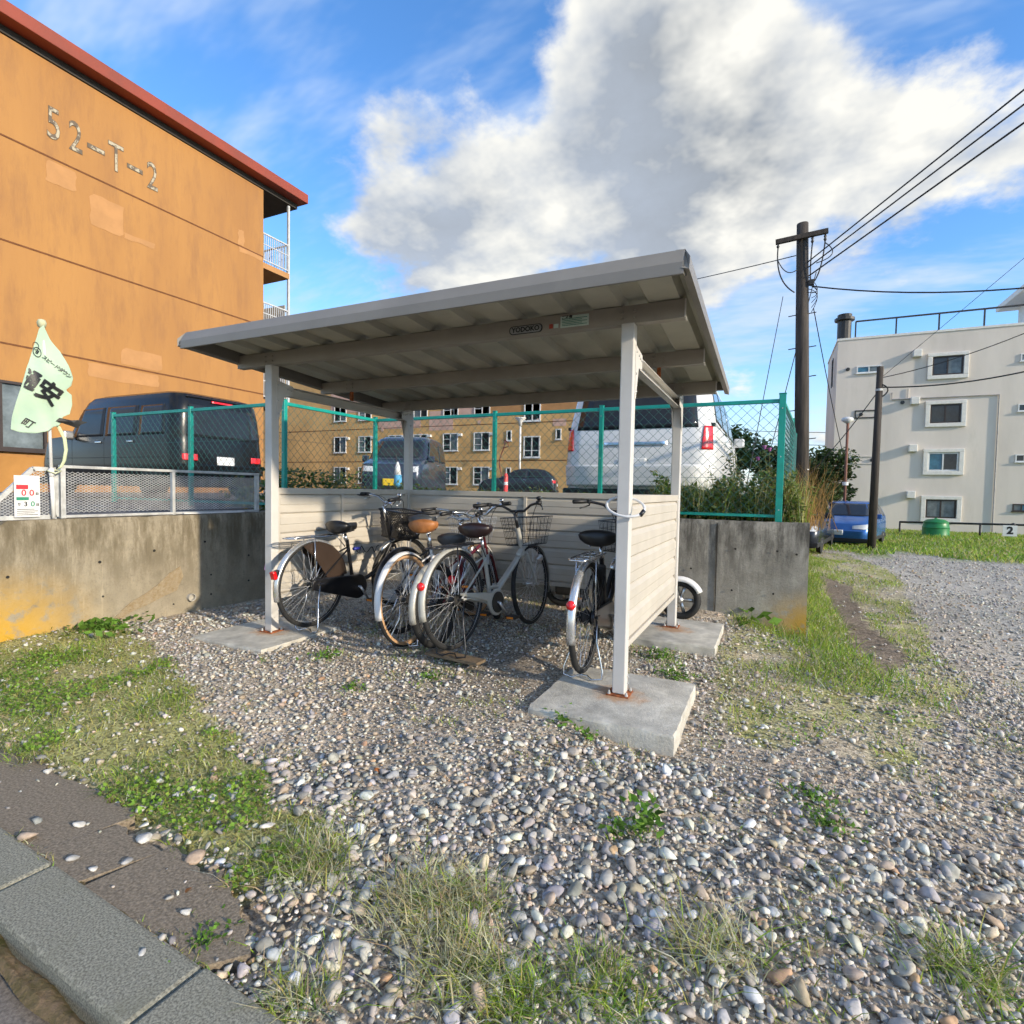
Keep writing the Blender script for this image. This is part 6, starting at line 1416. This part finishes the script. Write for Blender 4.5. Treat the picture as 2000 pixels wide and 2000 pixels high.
def build_grass():
    parts = []
    x, y = jgrid(-5.6, -.3, -2.0, -.4, .0125); gl, gr, dp, lw = zones(x, y); z = gz(x, y); ok, _ = seen(x, y, z)
    pat = .5+.9*wob(x, y, 6, 51); ok &= gl & (rng.random(len(x)) < .42+.40*pat); x, y, z, pat = x[ok], y[ok], z[ok], pat[ok]
    n = len(x); parts.append(blades(x, y, z, rng.uniform(.012, .048, n)*(.7+.6*np.clip(pat, 0, 1)), rng.uniform(.0022, .0050, n), rng.uniform(.5, 2.0, n), gcol(n, np.clip(1.1-.85*pat, .2, .95))))
    # right-hand bank and the verge along the wall
    x, y = jgrid(.2, 3.2, -.4, 14.6, .026); gl, gr, dp, lw = zones(x, y); z = gz(x, y); ok, dz = seen(x, y, z)
    pat = .5+.9*wob(x, y, 4, 52); wallp = np.exp(-((x-1.25)/.45)**2)*(y > .9) + np.exp(-((y-2.4)/.25)**2)*(x < 1.2); ok &= gr & (rng.random(len(x)) < np.clip(-.35+1.1*pat+.5*wob(x, y, 15, 58)+wallp, 0, 1)) 
    x, y, z, pat, wallp, dz = [q[ok] for q in (x, y, z, pat, wallp, dz)]; n = len(x)
    parts.append(blades(x, y, z, rng.uniform(.02, .075, n)*(1+1.2*wallp), rng.uniform(.003, .006, n)*(1+dz*.06), rng.uniform(.4, 1.5, n), gcol(n, np.clip(.9-.65*pat-.5*wallp, .12, .85))))
    # lawn below the cream block
    x, y = jgrid(.9, 24, 12, 33.5, .085); gl, gr, dp, lw = zones(x, y); z = gz(x, y); ok, dz = seen(x, y, z, 1.1); ok &= lw & (rng.random(len(x)) < .9); x, y, z = x[ok], y[ok], z[ok]; n = len(x); pat = .5+.9*wob(x, y, 1.2, 53)
    parts.append(blades(x, y, z, rng.uniform(.06, .17, n)*(.5+.8*np.clip(pat, 0, 1)), rng.uniform(.02, .04, n), rng.uniform(.3, 1.1, n), gcol(n, np.clip(.55-.5*pat, .05, .6))))
    # thin grass between the pebbles
    x, y = jgrid(-2.5, 3.4, -2.1, 2.4, .05); z = gz(x, y); ok, dz = seen(x, y, z); pat = wob(x, y, 5, 54)+wob(x, y, 13, 55)
    ok &= (pat > .36) & (allowed(x, y, 1.0) > .5); x, y, z = x[ok], y[ok], z[ok]; k = 5; x = np.repeat(x, k)+rng.normal(0, .018, len(x)*k); y = np.repeat(y, k)+rng.normal(0, .018, len(y)*k); z = np.repeat(z, k); n = len(x)
    parts.append(blades(x, y, z, rng.uniform(.015, .05, n), rng.uniform(.002, .004, n), rng.uniform(.4, 1.5, n), gcol(n, np.full(n, .45))))
    # along the kerb joint
    x = rng.uniform(-2.2, .2, 900); y = KY(x)-.004+rng.normal(0, .010, 900); y[600:] = KY(x[600:])-.20+rng.normal(0, .012, 300); k = wob(x, y*0, 7, 56) > -.02; x, y = x[k], y[k]; n = len(x)
    parts.append(blades(x, y, np.where(y < KY(x)-.1, -.21, -.105), rng.uniform(.008, .03, n), rng.uniform(.002, .004, n), rng.uniform(.4, 1.5, n), gcol(n, np.full(n, .7))))
    V, F, C = merge(parts); g = npmesh('grass', V, F, M['grass'], C, smooth=False); tag(g, 'short patchy grass, green to straw coloured', 'grass', kind='stuff'); print('grass tris', len(F))
    # low broadleaf ground cover
    pp_ = []
    for (zx0, zx1, zy0, zy1, s, zone, prob, sd) in ((-5.2,-.4,-2.0,-.4,.02,0,.8,61),(.3,2.6,-.3,4.5,.032,1,.5,62)):
        x, y = jgrid(zx0, zx1, zy0, zy1, s); zz = zones(x, y)[zone]; z = gz(x, y); ok, _ = seen(x, y, z); pat = wob(x, y, 5, sd); ok &= zz & (pat > .22) & (rng.random(len(x)) < prob); x, y, z = x[ok], y[ok], z[ok]; k = 3
        P = np.stack([np.repeat(x, k)+rng.normal(0, .012, len(x)*k), np.repeat(y, k)+rng.normal(0, .012, len(x)*k), np.repeat(z, k)+rng.uniform(.008, .035, len(x)*k)], -1); n = len(P)
        pp_.append(leaves(P, rng.uniform(.010, .022, n), np.clip(np.where((rng.random(n) < .6)[:, None], np.array((.27,.44,.055)), np.array((.19,.34,.045)))*rng.normal(1, .2, (n, 1)), .01, .5), up=1.0, asp=.8))
    V, F, C = merge(pp_); g = npmesh('ground_cover', V, F, M['leaf'], C, smooth=False); tag(g, 'low leafy ground cover in the grass', 'ground cover', kind='stuff')
build_grass()
# ------------------------------------------------------------------ single plants
def tuft(name, label, cat, x, y, n, h, spread, dry, deep=.3, w=(.002,.005), lv=0, lsize=(.02,.04), z=None, lcol=(.16,.31,.045), group=None, lean=(.4,1.9), lh=(.02,.12)):
    zz = gz1(x, y)-.004 if z is None else z; px = rng.normal(0, spread, n); py = rng.normal(0, spread, n)
    parts = [blades(px, py, np.zeros(n), h*rng.uniform(.4, 1.0, n), rng.uniform(*w, n), rng.uniform(*lean, n), gcol(n, np.full(n, dry), deep, .85))] if n else []
    if lv:
        a = rng.uniform(0, 2*pi, lv); r = np.abs(rng.normal(0, spread*1.2, lv)); P = np.stack([r*np.cos(a), r*np.sin(a), rng.uniform(*lh, lv)], -1)
        parts.append(leaves(P, rng.uniform(*lsize, lv), np.clip(np.array(lcol)*rng.normal(1, .25, (lv, 1)), .01, .6), up=.9, asp=.6))
    V, F, C = merge(parts)
    if name == 'grass_tuft': o = npmesh(name, V, F, M['grass'], C, smooth=False); o.location = (x, y, zz); return tag(o, label, cat, group)
    T = thing(name, label, cat, (x, y, zz), group=group)
    if lsize[1] > .1:
        nb_ = 5*n; L4 = V[nb_:].reshape(-1, 4, 3)
        for k in range(len(L4)): npmesh('leaf', L4[k], np.array([(0,1,2),(0,2,3)]), M['grass'], C[nb_+4*k:nb_+4*k+4], parent=T)
        if n: npmesh('foliage', V[:nb_], F[:3*n], M['grass'], C[:nb_], smooth=False, parent=T)
    else: npmesh('foliage', V, F, M['grass'], C, smooth=False, parent=T)
    return T
GT_ = 'plants among the pebbles'
for a in [
 ('grass_tuft','large straw coloured grass tuft among the near pebbles','grass tuft',-.16,-1.70,798,.11,.075,.86,.2),
 ('grass_tuft','dry grass tuft nearest the camera left of the green tufts','grass tuft',.05,-1.83,646,.10,.07,.88,.2),
 ('grass_tuft','straw grass tuft between the two large dry tufts','grass tuft',-.04,-1.62,418,.09,.05,.75,.2),
 ('grass_tuft','bright green grass tuft at the bottom edge','grass tuft',.20,-1.83,494,.08,.05,.2,.2),
 ('grass_tuft','green and straw grass tuft right of the bright green one','grass tuft',.40,-1.71,418,.09,.06,.35,.3),
 ('grass_tuft','long yellowed grass tuft beside the worn asphalt end','grass tuft',-.60,-1.72,798,.10,.07,.72,.2),
 ('grass_tuft','small straw grass tuft beside the kerb end','grass tuft',-.25,-2.08,247,.09,.05,.75,.2),
 ('grass_tuft','thin dry grass tuft on the pebbles to the lower right','grass tuft',.63,-1.47,285,.13,.07,.7,.3),
 ('grass_tuft','green grass tuft at the lower right corner','grass tuft',1.25,-1.22,304,.12,.06,.35,.3)]:
    tuft(*a, group=GT_)
for nm, lb_, x, y, n, h, sp, lv, ls, lh in [
 ('weed','bright leafy weed standing alone right of the middle',.37,-1.07,20,.10,.035,60,(.025,.055),(.01,.13)),
 ('weed','small pale weed left of the lone leafy one',.28,-1.13,8,.06,.02,26,(.02,.04),(.01,.07)),
 ('weed','flat green weed strip, upper of the two right ones',.93,-.50,40,.05,.07,110,(.012,.028),(.005,.035)),
 ('weed','flat green weed strip, lower of the two right ones',.97,-.68,40,.05,.06,100,(.012,.028),(.005,.035)),
 ('weed','leafy weed by the corner of the thick pad',-.19,-.43,10,.06,.04,50,(.02,.04),(.005,.05)),
 ('weed','low weed in front of the thick pad, right of its leafy neighbour',-.02,-.50,6,.05,.03,24,(.02,.045),(.005,.05)),
 ('weed','green weed between the flush pad and the gravel',-1.965,-.23,30,.06,.06,120,(.018,.035),(.005,.06)),
 ('weed','small weed before the wooden board',-1.13,-.22,24,.05,.05,80,(.015,.03),(.005,.05)),
 ('weed','low weed in the gravel left of the wooden board',-1.445,-.56,24,.05,.05,60,(.015,.03),(.005,.04)),
 ('weed','broad leafed weed against the grey wall foot',.60,2.50,0,.05,.05,12,(.10,.19),(.02,.12)),
 ('weed','leafy weed patch on the gravel beside the thick pad',.21,.63,60,.08,.07,140,(.015,.035),(.005,.06)),
 ('weed','leafy weed patch below the shelter side panel',.05,.97,60,.08,.08,160,(.015,.035),(.005,.07)),
 ('weed','mossy weed cushion at the kerb end',-.62,-2.08,50,.04,.05,170,(.010,.022),(.004,.03)),
 ('weed','low dock weeds at the foot of the left wall',-3.72,-.72,80,.09,.16,200,(.03,.075),(.01,.06))]:
    tuft(nm, lb_, 'weed', x, y, n, h, sp, .2, .3, lv=min(lv, 60) if ls[1] > .1 else lv, lsize=ls, lh=lh, group=GT_)
# vegetation on the terrace edge
def undergrowth():
    parts = []
    def band(n, xf, yf, h, ls, cols, asp=.5, dens=1.8):
        t = rng.random(n); x = xf(t, n); y = yf(t, n); hh = h(x)*rng.random(n)**dens; P = np.stack([x, y, TZ+.02+hh], -1); c = np.array(cols)[rng.integers(0, len(cols), n)]*rng.normal(1, .25, (n, 1)); parts.append(leaves(P, rng.uniform(*ls, n), np.clip(c, .01, .6), up=.7, asp=asp))
    cols = [(.11,.19,.035),(.15,.24,.045),(.20,.26,.07),(.07,.14,.03),(.28,.25,.08)]
    band(9000, lambda t, n: .95-t*1.35, lambda t, n: rng.uniform(2.74, 3.35, n), lambda x: .16+.27*np.clip(.8+1.6*wob(x, x*0, 9, 71), 0, 2), (.02,.075), cols)
    band(3500, lambda t, n: -.4-t*3.6, lambda t, n: rng.uniform(2.8, 3.2, n), lambda x: .26+.12*wob(x, x*0, 5, 72), (.03,.07), cols)
    band(1800, lambda t, n: -4.1-rng.uniform(0, .35, n), lambda t, n: 1.3+t*1.4, lambda x: .45+0*x, (.04,.09), cols)
    band(700, lambda t, n: -4.2-t*1.0, lambda t, n: rng.uniform(1.3, 1.7, n), lambda x: .35+0*x, (.04,.08), cols+[(.55,.42,.03)])
    # stems and dry stalks
    n = 2200; x = rng.uniform(-.4, 1.05, n); y = rng.uniform(2.75, 3.4, n); parts.append(blades(x, y, np.full(n, TZ), rng.uniform(.2, .58, n), rng.uniform(.003, .006, n), rng.uniform(.05, .5, n), gcol(n, np.full(n, .55))))
    n = 420; x = rng.normal(1.0, .13, n); y = rng.uniform(2.8, 4.9, n); dry = np.clip(np.array((.42,.25,.085))*rng.normal(1, .2, (n, 1)), .02, .7); parts.append(blades(x, y, np.full(n, TZ-.05), rng.uniform(.2, .85, n), rng.uniform(.004, .008, n), rng.uniform(.1, .7, n), dry))
    V, F, C = merge(parts); g = npmesh('undergrowth', V, F, M['leaf'], C, smooth=False); tag(g, 'tangled weeds growing along the terrace edge behind the fence', 'weeds', kind='stuff')
undergrowth()
def stem_weed(label, x, y, h, col, flowers=None, n=160, spread=.12, base=TZ):
    W_ = thing('tall_weed', label, 'tall weed', (x, y, base), group='tall weeds by the fence'); st = MB(); tops = []
    for k in range(4):
        e = Vector((rng.normal(0, spread), rng.normal(0, spread), h*rng.uniform(.75, 1.0))); st.tube(bez((0,0,0), (e.x*.3,e.y*.3,h*.5), e, 6), [.007,.006,.005,.004,.003,.002], 5); tops.append(e)
    st.build('stem', mat('stem', (.14,.15,.05), .8), W_, smooth=True)
    P = []; 
    for e in tops:
        t = rng.uniform(.1, 1, n//4)[:, None]; P.append(np.array(e)[None]*t*np.array([1,1,1])+rng.normal(0, .035, (n//4, 3))*(1.25-t*.6))
    P = np.concatenate(P); V, F, C = leaves(P, rng.uniform(.03, .075, len(P)), np.clip(np.array(col)*rng.normal(1, .25, (len(P), 1)), .01, .6), up=.4, asp=.32); npmesh('leaves', V, F, M['leaf'], C, smooth=False, parent=W_)
    if flowers:
        fm = MB()
        for e in tops[:3]: fm.lathe([(.004,-.02),(.016,-.012),(.014,.004),(.026,.018),(.0,.022)], e, 8)
        fm.build('flower_head', mat('thistle_flower', (.34,.10,.30), .8), W_, smooth=True)
stem_weed('tall mugwort plant standing above the weeds behind the fence', .42, 3.15, .88, (.15,.18,.07), n=260)
stem_weed('mugwort plant in the weeds nearer the people carrier', .22, 3.05, .62, (.13,.17,.055), n=220)
stem_weed('thistle with purple heads next to the fence end post', .72, 3.25, .78, (.12,.16,.05), flowers=True, n=180)
stem_weed('pale weed right of the fence end post', .98, 2.86, .42, (.16,.21,.04), n=220)
# bushes and trees
def tree(label, x, y, zb, h, rx, rz, n, cols, ls=(.10,.22), trunk=.09, name='tree', seed=0, gaps=9):
    T = thing(name, label, 'tree', (x, y, zb)); r = np.random.default_rng(seed); tk = MB(); cz = h-rz
    tk.tube([(0,0,-.2),(.03,.02,cz*.6),(.0,.05,h*.85)], [trunk,trunk*.75,trunk*.3], 8); cl = []
    for k in range(gaps):
        a = r.uniform(0, 2*pi); e = Vector((cos(a)*rx*r.uniform(.35,.8), sin(a)*rx*r.uniform(.35,.8), cz+rz*r.uniform(-.6,.75))); tk.tube(bez((0,.0,cz*.55), (e.x*.4,e.y*.4,e.z*.8), e, 6), [trunk*.5,trunk*.4,trunk*.3,trunk*.2,trunk*.15,trunk*.08], 6); cl.append((e, r.uniform(.28,.48)*max(rx, rz)))
    cl.append((Vector((0,0,cz+rz*.3)), .5*rz))
    tk.build('trunk', M['bark'], T, smooth=True); P = []; Cc = []
    for e, rad in cl:
        m_ = n//len(cl); d = r.standard_normal((m_, 3)); d /= np.linalg.norm(d, axis=1)[:, None]; P.append(np.array(e)+d*(rad*r.random(m_)**.45)[:, None]*np.array([1,1,.8])); Cc.append(np.tile(np.array(cols[r.integers(0, len(cols))]), (m_, 1)))
    P = np.concatenate(P); Cc = np.concatenate(Cc)*rng.normal(1, .22, (len(P), 1)); V, F, C = leaves(P, rng.uniform(*ls, len(P)), np.clip(Cc, .008, .5), up=.4, asp=.6); npmesh('crown', V, F, M['leaf'], C, smooth=False, parent=T)
dk_ = [(.028,.060,.020),(.045,.085,.025),(.06,.10,.03),(.035,.07,.022)]
tree('dark green bushy tree behind the fence beside the white vehicle', -.25, 13.0, .8, 2.05, .95, .85, 7000, dk_, (.06,.14), seed=1)
tree('dark green bush between the fence end post and the pole', .75, 14.2, .6, 2.1, .7, .8, 4500, dk_, (.06,.14), seed=2)
tree('dark tree behind the tall pole', 2.05, 22, -.6, 3.4, .9, 1.3, 4500, dk_, (.10,.2), seed=3)
tree('dark tree standing against the corner of the cream block', 3.2, 27, -.6, 4.3, .85, 1.6, 4200, dk_, (.12,.24), seed=4)
tree('low dark shrub at the foot of the tall pole', 1.75, 15.2, -.45, 1.7, .65, .75, 3500, dk_, (.06,.14), seed=5, trunk=.04)
tree('distant tree line piece left of the tall pole', -3.5, 45, .5, 5.0, 3.5, 2.2, 5000, dk_, (.25,.5), seed=6, trunk=.2)
tree('distant tree behind the white vehicle', -7.5, 50, .5, 5.4, 4.0, 2.2, 4000, dk_, (.3,.55), seed=7, trunk=.2)
# ------------------------------------------------------------------ loose stones and fallen leaves one can pick out
def lone_stone(label, x, y, s, col, z=None, sub=2):
    V, F, C = stones(np.zeros((1, 3)), np.array([s]), sub, .15); o = npmesh('stone', V, F, M['stone'], np.tile(np.array(col), (len(V), 1))); o.location = (x, y, (gz1(x, y) if z is None else z)+s*.42); tag(o, label, 'stone', 'loose stones near the kerb')
WH = (.66,.63,.57); GYs = (.42,.41,.39)
lone_stone('white pebble lying alone on the worn asphalt', -1.474, -1.955, 0.020, WH, z=-0.100)
lone_stone('large pale pebble at the edge of worn asphalt and grass', -1.175, -1.895, 0.026, WH, z=-0.100)
lone_stone('round white pebble in the grass, uppermost of the three pale ones', -1.344, -1.673, 0.026, WH)
lone_stone('white pebble in the grass left of the round one', -1.384, -1.792, 0.022, WH)
lone_stone('white pebble in the grass right of the round one', -1.200, -1.623, 0.022, WH)
lone_stone('tan orange pebble above the white ones in the grass', -1.338, -1.528, 0.022, (.50,.36,.24))
lone_stone('white pebble lying on top of the kerb', -0.706, -2.184, 0.016, WH, z=-0.099)
lone_stone('grey pebble in the joint behind the kerb', -1.286, -2.061, 0.020, GYs, z=-0.100)
lone_stone('grey chip of stone in the crack of the asphalt', -1.114, -1.995, 0.021, GYs, z=-0.100)
lone_stone('small white pebble between kerb and cracked asphalt', -1.176, -2.056, 0.014, WH, z=-0.100)
lone_stone('white pebble near the orange leaf', -0.740, -2.041, 0.017, WH, z=-0.100)
lone_stone('white pebble at the top edge of the worn asphalt', -2.001, -1.812, 0.018, WH, z=-0.100)
lone_stone('large white stone beside the yellow leaf', -0.862, -1.654, 0.028, WH)
lone_stone('orange pebble in the middle of the gravel', -0.762, -1.176, 0.020, (.62,.20,.05))
lf = leaves(np.zeros((1, 3)), np.array([.05]), np.array([(.62,.60,.06)]), up=2.0, asp=.6); o = npmesh('fallen_leaf', lf[0]*np.array([1,1,.25]), lf[1], M['leaf'], lf[2]); o.location = (-.615,-1.60,gz1(-.615,-1.60)+.02); tag(o, 'yellow fallen leaf on the pebbles by the grass', 'leaf')
lf = leaves(np.zeros((1, 3)), np.array([.04]), np.array([(.50,.20,.06)]), up=2.0, asp=.5); o = npmesh('fallen_leaf', lf[0]*np.array([1,1,.25]), lf[1], M['leaf'], lf[2]); o.location = (-.83,-1.99,-.10); tag(o, 'orange brown fallen leaf on the worn asphalt', 'leaf')
